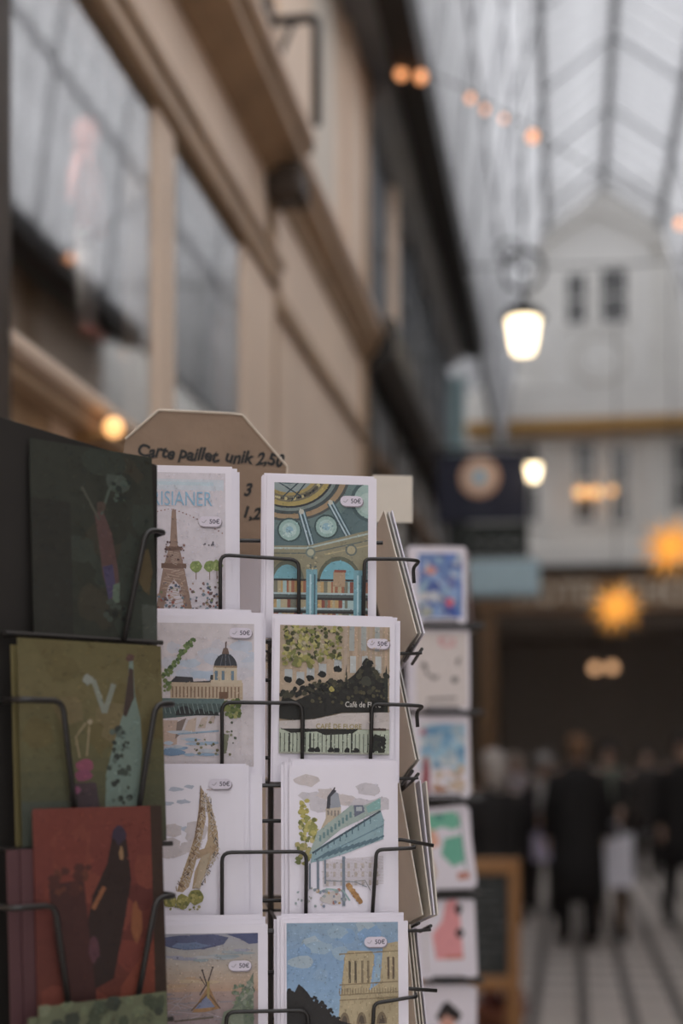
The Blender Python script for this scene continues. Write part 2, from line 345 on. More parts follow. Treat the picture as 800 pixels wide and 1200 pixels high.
# ---- glazed roof, left out over the unseen near part to let in light
YR = 8.0
ce = struct(G().box(XC-.05, XC+.05, YR, YE, 10.20, 10.32).build('ceiling', 'iron_mid'))
prof = [(-.98, 6.05), (-.80, 7.6), (-.62, 8.7), (-.33, 9.62), (XC, 10.25)]
prof = prof+[(2*XC-x, z) for x, z in prof[:-1]][::-1]
for i in (0, 1, 2, 3, 5, 6, 7, 8):
    x, z = prof[i]; r = .06 if i in (3, 5) else .028
    box('purlin', x-r, x+r, YR, YE, z-r, z+r, 'iron_dark' if i in (0, 8) else 'iron_mid' if i in (3, 5) else 'iron', ce)
nb = 30; dy = (YE-YR)/nb
for k in range(nb+1):
    y = YR+k*dy; g = G(); w_ = .008 if k % 4 else .016; dp = .016 if k % 4 else .05
    for (xa, za), (xb, zb_) in zip(prof, prof[1:]):
        d = Vector((xb-xa, 0, zb_-za)).normalized(); nn = Vector((-d.z, 0, d.x))*dp
        a_, b_ = Vector((xa, y, za)), Vector((xb, y, zb_)); W_ = Vector((0, w_, 0))
        g.add([a_-W_, a_+W_, a_+W_-nn, a_-W_-nn, b_-W_, b_+W_, b_+W_-nn, b_-W_-nn], [(0, 1, 2, 3), (7, 6, 5, 4), (0, 4, 5, 1), (1, 5, 6, 2), (2, 6, 7, 3), (3, 7, 4, 0)])
    g.build('rib', 'iron', ce)
for i in range(8):
    (x0, z0), (x1, z1) = prof[i], prof[i+1]
    me = bpy.data.meshes.new('pane'); e = .012; q = dy-.03
    d = Vector((x1-x0, 0, z1-z0)); L = d.length; d.normalize(); nrm = Vector((-d.z, 0, d.x))*.004
    c = [Vector((x0, -q/2, z0))+d*e, Vector((x0, q/2, z0))+d*e, Vector((x0, q/2, z0))+d*(L-e), Vector((x0, -q/2, z0))+d*(L-e)]
    vv = [p-nrm for p in c]+[p+nrm for p in c]; ff = [(0, 1, 2, 3), (7, 6, 5, 4), (0, 4, 5, 1), (1, 5, 6, 2), (2, 6, 7, 3), (3, 7, 4, 0)]
    me.from_pydata([tuple(v) for v in vv], [], ff); me.materials.append(MATS['roof_glass']); me.materials.append(MATS['ridge_frost_dimmed' if i in (3, 4) else 'roof_frost']); me.polygons[0].material_index = 1
    for k in range(nb):
        y = YR+(k+.5)*dy; o = ob('pane', me, ce); o.location = (0, y, 0)

box('added_court_skylight', -2.85, -1.02, 15.98, YE-.02, 7.2, 7.22, 'roof_frost', ce)  # unseen skylight, added to dim the daylight on the end wall
# ---- end wall: white house front with a gable over the passage mouth
def ex(px): return on_y(px, 885, YE).x
def ez(py, px=690): return on_y(px, py, YE).z
we = struct(empty('wall_end', (0, 0, 0)))
zs0, zs1, zo = ez(718), ez(672), ez(668)      # sign band
def erect(name, px0, px1, py0, py1, d0, d1, m, ch=0): return box(name, ex(px0), ex(px1), YE-d1, YE-d0, ez(py1), ez(py0), m, we, ch)
box('front', -2.9, 4.2, YE, YE+.3, zo, 9.3, 'plaster_white', we)
pk = ez(258); ev = ez(292)
G().prism([(ex(636), ez(458)), (ex(762), ez(458)), (ex(762), ev), (ex(699), pk), (ex(636), ev)], 'y', YE-.30, YE+.01).build('gable', 'plaster_white', we)
for s in (-1, 1):
    a = (ex(699), pk+.12); b = (ex(699)+s*(ex(774)-ex(699)), ev-.0)
    G().prism([(a[0], a[1]), (b[0], b[1]), (b[0], b[1]-.13), (a[0], a[1]-.14)], 'y', YE-.45, YE).build('gable_cornice', 'plaster_warm', we)
box('gable_back', -1.2, 2.3, YE+.02, YE+.25, 9.3, 10.4, 'plaster_warm', we)
def house_window(n_, px0, px1, py0, py1, d):
    x0, x1, z0, z1 = ex(px0), ex(px1), ez(py1), ez(py0); y = YE-d
    w = struct(box('window_%d' % n_, x0, x1, y-.012, y-.006, z0, z1, 'near_black'))
    g = G()
    for a, b, c, e in ((x0-.06, x0+.008, z0-.04, z1+.04), (x1-.008, x1+.06, z0-.04, z1+.04), (x0, x1, z1-.02, z1+.05), (x0, x1, z0-.06, z0+.03), ((x0+x1)/2-.012, (x0+x1)/2+.012, z0, z1), (x0, x1, (z0+z1)/2-.015, (z0+z1)/2+.015)):
        g.box(a, b, y-.05, y, c, e)
    g.build('window_frame', 'plaster_white', w)
    for s in (0, 1):
        for v in (0, 1):
            xa = x0+.01 if s == 0 else (x0+x1)/2+.014; zb = z0+.03 if v == 0 else (z0+z1)/2+.015
            box('pane', xa, xa+(x1-x0)/2-.026, y-.02, y-.015, zb, zb+(z1-z0)/2-.045, 'window_glass', w)
house_window(13, 664, 686, 328, 388, .30); house_window(14, 704, 733, 324, 388, .30)
house_window(15, 674, 697, 518, 612, .0); house_window(16, 715, 737, 525, 616, .0); house_window(17, 790, 812, 520, 604, .0); house_window(18, 610, 630, 525, 612, .0)
g = G()
g.tube([(ex(702)+.40*math.cos(a*PI/12), YE-.30, ez(428)+.34*math.sin(a*PI/12)) for a in range(25)], .05, 6); g.build('round_moulding', 'plaster_warm', we)
G().lathe([(.3, -.03), (.3, .02), (.05, .05)], 20, M=Matrix.Translation((ex(702), YE-.30, ez(428))) @ Matrix.Rotation(PI/2, 4, 'X')).build('medallion', 'plaster_white', we)
erect('string_course', 560, 812, 452, 462, 0, .31, 'plaster_white', .02)
erect('frieze', 556, 820, 462, 494, 0, .30, 'plaster_white')
erect('gilded_beam', 548, 830, 496, 511, 0, .42, 'gold', .03)
for px in (640, 765): erect('pilaster', px-9, px+9, 512, 664, 0, .07, 'plaster_white', .01)
erect('wall_plinth', 600, 840, 640, 668, 0, .10, 'plaster_white', .01)
erect('sign_band', 556, 860, 671, 718, 0, .16, 'brown_wood', .02)
erect('sign_ledge', 556, 860, 664, 672, 0, .26, 'near_black', .01)
box('opening_jamb', ex(562), ex(581), YE-.12, YE+.3, 0, zs0, 'brown_wood', we)
box('opening_jamb', ex(858), ex(880), YE-.12, YE+.3, 0, zs0, 'brown_wood', we)
box('lower_front', -2.9, ex(562), YE, YE+.3, 0, zo, 'dark_brown', we); box('lower_front', ex(880), 4.2, YE, YE+.3, 0, zo, 'dark_brown', we)
box('sign_backing', ex(556), ex(880), YE, YE+.3, zs0, zo, 'near_black', we)
box('tunnel_wall', ex(560)-.1, ex(560), YE+.3, YE+8, 0, zs0+.2, 'tunnel', we); box('tunnel_wall', ex(880), ex(880)+.1, YE+.3, YE+8, 0, zs0+.2, 'tunnel', we)
box('tunnel_end', ex(560)-.1, ex(880)+.1, YE+7.9, YE+8, 0, zs0+.2, 'tunnel', we); box('tunnel_ceiling', ex(560)-.1, ex(880)+.1, YE+.3, YE+8, zs0+.1, zs0+.2, 'tunnel', we)
M = Matrix.Translation((ex(604), YE-.17, ez(709))) @ Matrix.Rotation(PI/2, 4, 'X') @ Matrix.Diagonal((.86, 1, 1, 1))
v2, f2 = text_mesh('HOTEL  CHOPIN', .50, .012, align='LEFT')
mk('sign_lettering', [M @ p for p in v2], f2, 'gold_letter', we)

# ================================================================ printed pictures: flat ink shapes on a card
INKGAIN = 1.62
class Art:                                   # shapes given in photo pixels on the card face, x0..y1 is the picture's edge
    def __init__(s, x0, y0, x1, y1): s.b = (x0, y0, x1, y1); s.items = []; s.rnd = random.Random(int(x0*7+y0))
    def clip(s, poly):
        x0, y0, x1, y1 = s.b
        for ax, lim, sg in ((0, x0, 1), (0, x1, -1), (1, y0, 1), (1, y1, -1)):
            out = []
            for i in range(len(poly)):
                p, q = poly[i-1], poly[i]; a = (p[ax]-lim)*sg >= 0; b = (q[ax]-lim)*sg >= 0
                if a != b:
                    t = (lim-p[ax])/(q[ax]-p[ax]); out.append((p[0]+(q[0]-p[0])*t, p[1]+(q[1]-p[1])*t))
                if b: out.append(q)
            poly = out
            if len(poly) < 3: return None
        return poly
    def poly(s, pts, c):
        p = s.clip(list(pts))
        if p: s.items.append((p, [tuple(range(len(p)))], c))
        return s
    def rect(s, x0, y0, x1, y1, c): return s.poly([(x0, y0), (x1, y0), (x1, y1), (x0, y1)], c)
    def disc(s, x, y, r, c, ry=None, n=18, a0=0, a1=2*PI): return s.poly([(x+r*math.cos(a0+(a1-a0)*k/n), y+(ry or r)*math.sin(a0+(a1-a0)*k/n)) for k in range(n)], c)
    def half(s, x, y, rx, ry, c): return s.poly([(x+rx*math.cos(PI+PI*k/14), y+ry*math.sin(PI+PI*k/14)) for k in range(15)], c)
    def line(s, pts, w, c):
        for (xa, ya), (xb, yb) in zip(pts, pts[1:]):
            L = math.hypot(xb-xa, yb-ya) or 1; nx, ny = -(yb-ya)/L*w/2, (xb-xa)/L*w/2
            s.poly([(xa+nx, ya+ny), (xb+nx, yb+ny), (xb-nx, yb-ny), (xa-nx, ya-ny)], c)
        return s
    def blob(s, x, y, r, c, ry=None, j=.25, n=11):
        ry = ry or r; return s.poly([(x+r*(1+s.rnd.uniform(-j, j))*math.cos(2*PI*k/n), y+ry*(1+s.rnd.uniform(-j, j))*math.sin(2*PI*k/n)) for k in range(n)], c)
    def dots(s, x0, y0, x1, y1, n, r, cols):
        for k in range(n): s.blob(s.rnd.uniform(x0, x1), s.rnd.uniform(y0, y1), r*s.rnd.uniform(.6, 1.4), s.rnd.choice(cols), n=6)
        return s
    def grad(s, y0, y1, stops, n=14):        # bands of wash, as a watercolour sky is printed
        x0, _, x1, _ = s.b
        for k in range(n):
            t = (k+.5)/n*(len(stops)-1); i = min(int(t), len(stops)-2); u = t-i
            c = tuple(stops[i][j]*(1-u)+stops[i+1][j]*u for j in range(3)); s.rect(x0, y0+(y1-y0)*k/n, x1, y0+(y1-y0)*(k+1)/n+.3, c)
        return s
    def text(s, st, x, y, size, c, bold=0, shear=0, sx=1, align='CENTER'):
        v, f = text_mesh(st, size, bold*size, shear, align); s.items.append(([(x+p.x*sx, y-p.y) for p in v], f, c)); return s
    def strokes(s, n, amt=.16, ln=4):        # brush marks: short strokes in a shade close to what lies under them
        x0, y0, x1, y1 = s.b; base = [(p, c, min(q[0] for q in p), max(q[0] for q in p), min(q[1] for q in p), max(q[1] for q in p)) for p, f, c in s.items if len(f) == 1][::-1]; texts = [i for i in s.items if len(i[1]) > 1]; s.items = [i for i in s.items if len(i[1]) == 1]; s.nb = len(s.items); rd = s.rnd
        def inside(x, y, p):
            r = False
            for i in range(len(p)):
                (xa, ya), (xb, yb) = p[i-1], p[i]
                if (ya > y) != (yb > y) and x < (xb-xa)*(y-ya)/(yb-ya)+xa: r = not r
            return r
        for _ in range(n):
            x, y = rd.uniform(x0, x1), rd.uniform(y0, min(y1, 1204))
            for p, c, a0, a1, b0, b1 in base:
                if a0 <= x <= a1 and b0 <= y <= b1 and inside(x, y, p):
                    lum = sum(c)/3; f = 1+rd.uniform(-amt, amt)*(.45 if lum > 150 else 1); h = rd.uniform(-5, 5); c2 = (int(max(8, c[0]*f+h)), int(max(8, c[1]*f)), int(max(8, c[2]*f-h)))
                    an = rd.uniform(0, PI); L = rd.uniform(.5, 1)*ln; w = rd.uniform(.35, .9); dx, dy = math.cos(an), math.sin(an)
                    q = s.clip([(x-dx*L/2, y-dy*L/2), (x-dy*w, y+dx*w), (x+dx*L/2, y+dy*L/2), (x+dy*w, y-dx*w)])
                    if q: s.items.append((q, [tuple(range(len(q)))], c2))
                    break
        s.nt = len(s.items); s.items += texts; return s
    def build(s, parent, cx, yb, S, yoff, name='printed_picture'):
        V = []; Fc = []; col = []; cache = {}
        for k, (p, fs, c) in enumerate(s.items):
            b = len(V); nb_ = getattr(s, 'nb', 1e9); nt_ = getattr(s, 'nt', 1e9); y = yoff-4e-6*(k if k < nb_ else nb_+1+(k-nb_) % 60 if k < nt_ else nb_+64+k-nt_)
            if c not in cache: q_ = lin(c); g_ = .3*q_[0]+.55*q_[1]+.15*q_[2]; cache[c] = tuple(min(.78, (q*.82+g_*.18)*INKGAIN) for q in q_)+(1,)
            V += [((x-cx)/S, y, (yb-z)/S) for x, z in p]; Fc += [tuple(i+b for i in q) for q in fs]; col += list(cache[c])*len(p)
        me = bpy.data.meshes.new(name); me.from_pydata(V, [], Fc); a = me.color_attributes.new('ink', 'FLOAT_COLOR', 'POINT'); a.data.foreach_set('color', col)
        me.materials.append(INK); return ob(name, me, parent)

def sticker(parent, x, y, cx, yb, S, yoff, rot=0, w=27, h=12):
    """small white price sticker: pale pill with the printed price"""
    a = Art(x-40, y-30, x+40, y+30); pts = []
    for sx, st in ((1, -PI/2), (-1, PI/2)):
        for k in range(7): t = st+PI*k/6; pts.append((x+sx*(w/2-h/2)+h/2*math.cos(t), y+h/2*math.sin(t)))
    a.poly([(p[0]+1, p[1]+1.4) for p in pts], (112, 104, 112)); a.poly(pts, (172, 165, 178))  # darker offset pill is a drop shadow painted under the sticker
    a.line([(x-w*.36, y+.5), (x-w*.27, y+1.8), (x-w*.16, y-1.8)], 1.1, (140, 134, 146))
    a.text('50€', x+w*.19, y+2.5, 7.4, (72, 68, 82), .02)
    return a.build(parent, cx, yb, S, yoff-.0018, 'price_sticker')

def card_mesh(w, h, th, m, corner=0):
    if corner:
        pts = []
        for cx, cz, a0 in ((w/2-corner, corner, -PI/2), (w/2-corner, h-corner, 0), (-w/2+corner, h-corner, PI/2), (-w/2+corner, corner, PI)):
            for k in range(4): a = a0+PI/2*k/3; pts.append((cx+corner*math.cos(a), cz+corner*math.sin(a)))
        g = G().prism(pts, 'y', 0, th)
    else:                                    # folded greeting card: two leaves joined along the left edge, a hair open
        o = .0012
        g = G().prism([(-w/2, 0), (w/2, 0), (w/2, .0004), (-w/2+.001, .0004+th*.2), (w/2, o), (w/2, o+.0004), (-w/2, o+.0002)], 'z', 0, h)
    me = bpy.data.meshes.new('card'); me.from_pydata([tuple(v) for v in g.v], [], g.f); me.materials.append(MATS[m] if isinstance(m, str) else m); return me

# ================================================================ the card rack in focus
RZ = YAW+math.radians(6.5)
RC = at(317, 885, 1.60); RC.z = 0
rack = empty('card_rack', RC, RZ)
tag(rack, 'black wire spinner rack filled with white greeting cards', 'card rack')
MR = Matrix.Translation(RC) @ Matrix.Rotation(RZ, 4, 'Z'); MRi = MR.inverted()
CAS = .0255; FY0 = -.145                      # front plane of the top row; each lower row stands CAS further out
rowtop = [556, 722, 890, 1071]
def front_y(r): return FY0-CAS*r
def loc_from_px(px, py, ly):                 # rack-local x, z of the pixel on the local plane y = ly
    o = MRi @ Vector((0, 0, EYE)); d = (MRi.to_3x3() @ ray(px, py)); t = (ly-o.y)/d.y; p = o+d*t; return p, t
shelf_z = []
for r in range(4):
    p, t = loc_from_px(317, rowtop[r], front_y(r)); shelf_z.append(p.z-.1685)
# frame of the rack
g = G(); g.tube([(0, 0, .03), (0, 0, 1.84)], .0036, 10); g.build('pole', 'wire_black', rack)
g = G()
for k in range(4):
    a = PI/4+k*PI/2; g.tube(fillet([(0, 0, .06), (.12*math.cos(a), .10*math.sin(a), .06), (.20*math.cos(a), .20*math.sin(a), .012)], .05), .012, 8)
g.build('base', 'wire_black', rack, True)
WR = .0019
for r in range(4):
    z = shelf_z[r]-WR; fy = front_y(r); g = G()
    # four-sided ring that carries the cards, with spokes to the pole
    hx = .112
    g.tube([(-hx, fy-.002, z), (hx, fy-.002, z)], WR, 6); g.tube([(-hx, fy+.016, z), (hx, fy+.016, z)], WR, 6)
    g.tube([(-hx, .15, z), (hx, .15, z)], WR, 6)
    for s in (-1, 1):
        g.tube([(s*hx, fy-.002, z), (s*hx, .15, z)], WR, 6); g.tube([(0, 0, z), (s*hx, s*.0, z)], WR, 6); g.tube([(0, 0, z), (0, s*.15 if s > 0 else fy, z)], WR, 6)
    g.build('shelf_ring', 'wire_black', rack)
    g = G()
    for zz in (.028, .108):
        g.tube([(-hx, fy+.030+zz*.07, z+zz), (hx, fy+.030+zz*.07, z+zz)], WR*1.15, 6)
    for s in (-.10, ): g.tube([(s, fy+.034, z), (s, fy+.034+.008, z+.14)], WR, 6)
    g.build('back_wires', 'wire_black', rack)
# arches that hold the cards, one per row over the column gap, one per row round the corner
arch = [((258, 712), (258, 650), (350, 656), (350, 716)), ((260, 893), (260, 823), (354, 824), (354, 868)), ((260, 1068), (260, 999), (359, 998), (358, 1066)), ((265, 1230), (265, 1186), (361, 1184), (361, 1230))]
corner = [((425, 716), (427, 655), (470, 655)), ((433, 886), (436, 825), (474, 826)), ((435, 1062), (441, 996), (478, 994)), ((434, 1230), (438, 1176), (480, 1169))]
for r in range(4):
    fy = front_y(r)-.0045; g = G()
    p = [loc_from_px(a, b, fy)[0] for a, b in arch[r]]
    p[0].z = shelf_z[r]-.002; p[3].z = shelf_z[r]-.002
    g.tube(fillet(p, .009), WR, 8); g.build('front_wire', 'wire_black', rack, True)
    g = G(); p = [loc_from_px(a, b, fy)[0] for a, b in corner[r]]; p[0].z = shelf_z[r]-.002
    e = p[2]
    if r > 1: pts = p+[e+Vector((.007, .003, 0)), e+Vector((.008, .012, .001))]
    else: pts = p+[e+Vector((.020, .004, -.001)), e+Vector((.016, .022, -.006)), e+Vector((.017, .022, -.022))]
    g.tube(fillet(pts, .006), WR, 8); g.build('corner_wire', 'wire_black', rack, True)
side_w = [((470, 984), (508, 991)), ((470, 1158), (512, 1161))]
for (a, b) in side_w:
    p = [at(a[0], a[1], 1.455), at(b[0], b[1], 1.455)]; q = [MRi @ v for v in p]
    G().tube([q[0]+Vector((-.03, .0, 0)), q[0], q[1]], WR, 8).build('side_wire', 'wire_black', rack, True)

ART = {}
def new_art(key, *b): a = ART[key] = Art(*b); return a
# --- PARISIANER cover
a = new_art('A1', 148, 554, 264, 740); a.rect(0, 0, 900, 900, (168, 162, 170)); a.rect(150, 562, 262, 575, (160, 166, 176)); a.rect(160, 565, 250, 569, (150, 166, 176))
a.text('PARISIANER', 248.5, 593.5, 24.5, (104, 144, 170), -.004, sx=.71, align='RIGHT')
br = (122, 100, 88)
a.poly([(201, 600), (203.5, 597), (206, 600), (208, 640), (212, 645), (196, 645), (199, 640)], br); a.rect(194, 642, 213, 647, (96, 74, 64)); a.poly([(197, 647), (211, 647), (215, 664), (192, 664)], br)
a.rect(189, 662, 218, 668, (96, 74, 64)); a.poly([(191, 668), (216, 668), (225, 716), (216, 716), (211.5, 690), (204, 681), (196.5, 690), (192, 716), (183, 716)], br)
for k in range(26): a.line([(a.rnd.uniform(190, 217), 668+k*1.7), (a.rnd.uniform(190, 217), 671+k*1.7)], .8, (150, 130, 118))
for k in range(8): a.line([(198+k*.6, 648+k*2), (210-k*.4, 650+k*2)], .6, (150, 132, 122))
for k in range(22): x = 172+k*4.2; a.disc(x, 598+10*((x-203)/60)**2*(1 if x > 203 else 3)+(x > 203)*(x-203)*.32, .9, (120, 84, 80), n=6)
for x, y in ((229.6, 665), (245.5, 665), (254, 664)): a.line([(x, y), (x, y+16)], 1, (110, 90, 80)); a.blob(x, y, 6.8, (104, 120, 62), j=.15); a.dots(x-4, y-4, x+4, y+4, 8, 1.2, [(128, 140, 82), (88, 106, 54)])
a.dots(184, 684, 258, 716, 95, 1.5, [(86, 66, 66), (132, 74, 62), (70, 78, 96), (140, 116, 100), (110, 84, 80), (92, 108, 120), (96, 104, 72)])
a.dots(192, 636, 216, 662, 26, 1.2, [(80, 60, 60), (120, 90, 84)]); a.dots(238, 636, 250, 641, 8, 1, (((90, 86, 96),)))
# --- painted glass dome
a = new_art('B1', 320, 568, 431, 735); a.rect(0, 0, 900, 900, (72, 92, 96))
cx, cy = 336, 553
for r_, c in ((78, (84, 104, 104)), (66, (66, 70, 70)), (63, (128, 108, 82)), (57, (58, 66, 68)), (53, (96, 108, 106)), (49, (44, 46, 50)), (46.5, (138, 122, 66)), (41, (96, 90, 72)), (33, (132, 116, 66)), (29, (112, 124, 124)), (18, (60, 76, 82))): a.disc(cx, cy, r_*1.12, c, ry=r_*.92, n=44)
for k in range(46): t = PI*(.05+.9*k/46); a.disc(cx+41.5*math.cos(t), cy+34*math.sin(t), a.rnd.uniform(1.2, 2.4), a.rnd.choice([(40, 42, 46), (150, 140, 96), (66, 64, 56)]), n=6)
for p, q in (((322, 566), (352, 584)), ((330, 585), (350, 566)), ((340, 590), (358, 566))): a.line([p, q], 1.4, (46, 60, 70))
a.disc(436, 587, 26, (60, 78, 82), n=28); a.disc(436, 587, 22, (124, 148, 144), n=28); a.disc(432, 590, 13, (140, 160, 156), n=20)
for x, y in ((338, 624), (381.5, 619)):
    a.disc(x, y, 14.5, (54, 72, 74)); a.disc(x, y, 12.5, (118, 146, 142)); a.disc(x, y, 8.5, (136, 160, 158)); a.disc(x, y, 4.5, (112, 146, 160)); a.dots(x-8, y-8, x+8, y+8, 14, 1, [(150, 170, 168), (96, 126, 130)])
for p, q in (((352, 602), (364, 642)), ((386, 590), (408, 630))):
    a.line([p, q], 9, (58, 78, 86)); a.line([(p[0]-2.2, p[1]), (q[0]-2.2, q[1])], 1.8, (140, 158, 166)); a.line([(p[0]+2.2, p[1]), (q[0]+2.2, q[1])], 1.8, (128, 150, 160)); a.disc(p[0], p[1], 3, (150, 150, 140))
a.poly([(320, 643), (360, 642), (431, 622), (431, 655), (421, 680), (405, 676), (340, 690), (320, 690)], (116, 112, 90))
a.line([(320, 646), (360, 645), (431, 626)], 2, (136, 150, 146)); a.line([(320, 652), (362, 651), (431, 634)], 1.2, (74, 84, 84)); a.line([(380, 652), (431, 640)], 1.5, (140, 130, 98))
a.disc(363, 650, 6, (92, 104, 100)); a.disc(363, 650, 4, (142, 142, 120)); a.disc(411, 646, 7, (84, 92, 88)); a.disc(411, 646, 5, (140, 132, 104)); a.dots(358, 655, 370, 672, 10, 1.4, [(76, 86, 84), (146, 138, 108)])
a.rect(320, 690, 431, 740, (66, 76, 76))
a.half(336, 686, 20, 26, (84, 88, 76)); a.half(336, 688, 17, 23, (88, 138, 150)); a.half(397, 684, 26, 30, (80, 82, 68)); a.half(397, 686, 23, 27, (86, 140, 154)); a.rect(320, 682, 352, 700, (88, 138, 150))
for y, h in ((684, 14), (706, 10), (722, 12)):
    x = 320
    while x < 431:
        w_ = a.rnd.uniform(2.2, 4.6); a.rect(x, y, x+w_, y+h, a.rnd.choice([(132, 84, 62), (150, 124, 78), (112, 62, 52), (142, 132, 104), (98, 98, 84), (126, 150, 150)])); x += w_
    a.line([(320, y-1), (431, y-2)], 2.4, (48, 46, 46)); a.line([(320, y+h+1), (431, y+h)], 2.2, (132, 150, 154))
a.rect(390, 672, 404, 690, (138, 116, 92)); a.rect(391, 670, 405, 673, (118, 62, 48))
for x in (358, 414): a.rect(x, 670, x+13, 740, (88, 130, 142)); a.rect(x+4, 676, x+6, 740, (136, 164, 172)); a.rect(x+9, 676, x+11, 740, (58, 84, 96))
# --- domed palace by the river bridge
a = new_art('A2', 150, 731, 297, 905); a.rect(0, 0, 900, 900, (166, 158, 162))
for k in range(16): a.blob(a.rnd.uniform(200, 290), a.rnd.uniform(745, 795), a.rnd.uniform(8, 17), a.rnd.choice([(158, 158, 168), (150, 156, 170), (160, 156, 164)]), ry=7)
a.blob(236, 792, 14, (138, 152, 170), ry=5); a.blob(222, 778, 12, (146, 156, 170), ry=5)
be = (150, 132, 110)
a.poly([(198, 802), (205, 794), (225, 795), (226, 800), (245, 799), (246, 792), (252, 792), (252, 803), (198, 804)], (52, 50, 54)); a.rect(199, 801, 284, 821, be)
a.rect(246, 798, 283, 805, (158, 142, 120)); a.rect(249, 782, 277, 801, (160, 146, 124))
for k in range(19): x = 201+k*4.3; a.rect(x, 806, x+1.5, 819, (104, 80, 62))
for x in (251, 259, 270): a.rect(x, 787, x+3.4, 798, (84, 104, 120))
a.half(263.5, 783, 13.8, 16.5, (48, 50, 56)); a.line([(263.5, 784), (263.5, 767)], 1.2, (82, 84, 92)); a.line([(257, 783), (260, 769)], 1, (76, 78, 86)); a.line([(270, 783), (267, 769)], 1, (76, 78, 86))
a.rect(250, 781, 277, 783.4, (120, 100, 78)); a.poly([(259, 767), (261, 760), (266, 760), (268, 767)], (92, 74, 66)); a.line([(263.8, 761), (263.8, 753)], 1.8, (84, 66, 62)); a.rect(256, 820, 266, 812, (96, 70, 52))
a.rect(150, 820, 262, 826, (78, 96, 96)); a.poly([(150, 826), (262, 826), (258, 836), (230, 840), (150, 848)], (62, 76, 76))
for x, r_ in ((174, 14), (216, 10.5), (234, 7.5), (245, 5.5), (253, 4)): a.half(x, 840, r_, r_*1.05, (40, 42, 44))
for k in range(20): a.line([(152+k*5.6, 826), (155+k*5.6, 838)], .9, (96, 112, 110))
a.poly([(186, 846), (208, 846), (207, 874), (192, 876), (180, 880)], (156, 134, 122)); a.poly([(220, 846), (230, 842), (228, 862), (214, 862)], (158, 140, 128)); a.poly([(236, 843), (243, 841), (240, 855), (231, 855)], (154, 138, 130)); a.poly([(247, 841), (252, 840), (250, 849), (243, 849)], (150, 134, 126))
a.poly([(207, 848), (218, 843), (211, 862), (205, 868)], (106, 92, 86))
for k in range(12): a.blob(a.rnd.uniform(192, 255), a.rnd.uniform(855, 890), a.rnd.uniform(6, 14), a.rnd.choice([(124, 144, 164), (138, 152, 168), (148, 154, 164), (112, 136, 160)]), ry=2)
a.blob(202, 883, 16, (92, 118, 146), ry=4); a.line([(208, 862), (256, 858)], 2, (116, 138, 158))
for k in range(36): t = k/36; a.blob(192+34*t+a.rnd.uniform(-3, 3), 792-42*t+a.rnd.uniform(-4, 4), 2.5, a.rnd.choice([(74, 92, 52), (92, 110, 60), (58, 74, 44)]), n=6)
a.dots(190, 784, 200, 812, 14, 2.5, [(74, 92, 52), (92, 104, 60)])
a.dots(262, 822, 281, 842, 46, 2.6, [(104, 112, 56), (84, 96, 48), (128, 126, 70), (70, 84, 44)])
a.dots(226, 848, 276, 890, 26, 1.5, [(64, 70, 56), (92, 86, 60), (108, 108, 82)]); a.poly([(257, 862), (268, 862), (265, 884), (259, 886)], (98, 100, 80))
# --- street corner cafe
a = new_art('B2', 326, 735, 456, 886); a.rect(0, 0, 900, 900, (138, 122, 102))
for k in range(9): x = 402+k*6; a.rect(x, 735, x+3.5, 790, a.rnd.choice([(150, 128, 108), (126, 108, 90), (142, 126, 112)]))
for x in (408, 422, 438): a.rect(x, 735, x+6, 764, (128, 132, 130)); a.rect(x+1, 770, x+8, 790, (146, 150, 150))
a.poly([(326, 830), (326, 790), (400, 762), (402, 800)], (146, 128, 108))
for x, y in ((336, 799), (350, 802), (362, 797), (376, 792), (394, 786)): a.rect(x-4, y-12, x+5, y, (140, 144, 146)); a.blob(x, y, 4.8, (30, 32, 32), ry=4)
a.dots(330, 736, 398, 776, 300, 2.2, [(100, 104, 50), (128, 124, 58), (72, 76, 40), (148, 140, 84), (58, 60, 38), (142, 132, 108)]); a.dots(330, 772, 374, 784, 26, 2.8, [(120, 116, 54), (94, 96, 48)])
dk = (34, 33, 31)
a.poly([(326, 832), (330, 818), (345, 824), (362, 816), (378, 812), (392, 806), (404, 800), (414, 792), (420, 784), (428, 778), (434, 784), (440, 796), (454, 798), (454, 836), (400, 837), (366, 845), (342, 847), (326, 845)], dk)
a.blob(428, 779, 4.6, dk); a.poly([(403, 800), (404.5, 780), (406, 800)], (44, 48, 40)); a.poly([(449, 800), (452, 780), (454, 800), (453, 842), (450, 842)], (40, 44, 38))
for k in range(70):
    t = k/69; x = 328+t*124; yy = 818-t*22+(-22*max(0, 1-abs(x-428)/16)) + a.rnd.uniform(-5, 3); a.blob(x, yy, a.rnd.uniform(2, 4.4), a.rnd.choice([(34, 33, 31), (42, 42, 36), (28, 28, 27), (56, 54, 42)]), n=7)
a.dots(360, 800, 452, 826, 90, 2.4, [(52, 50, 40), (40, 40, 36), (66, 62, 44), (26, 26, 26)]); a.blob(387, 810, 3.2, (140, 130, 60)); a.blob(428, 800, 6, (52, 52, 44))
a.text('Café de Flore', 403, 830.5, 9, (158, 154, 150), .01, sx=.86, align='LEFT')
a.poly([(326, 848), (366, 846), (400, 838), (456, 836), (456, 856), (326, 858)], (158, 150, 148)); a.text('CAFÉ DE FLORE', 396, 856.5, 8.4, (128, 116, 70), .012, sx=.92)
a.rect(326, 857, 456, 890, (140, 148, 132)); a.poly([(328, 857), (420, 856), (412, 862), (380, 864), (370, 860), (340, 862)], dk); a.rect(434, 855, 452, 858, (60, 48, 44))
for k in range(26): x = 327+k*4.9; a.rect(x, 862, x+(2.2 if k % 5 == 2 else .9), 884, (46, 48, 44))
a.rect(353, 838, 356, 886, (28, 28, 28)); a.rect(432, 832, 435, 884, (30, 30, 30))
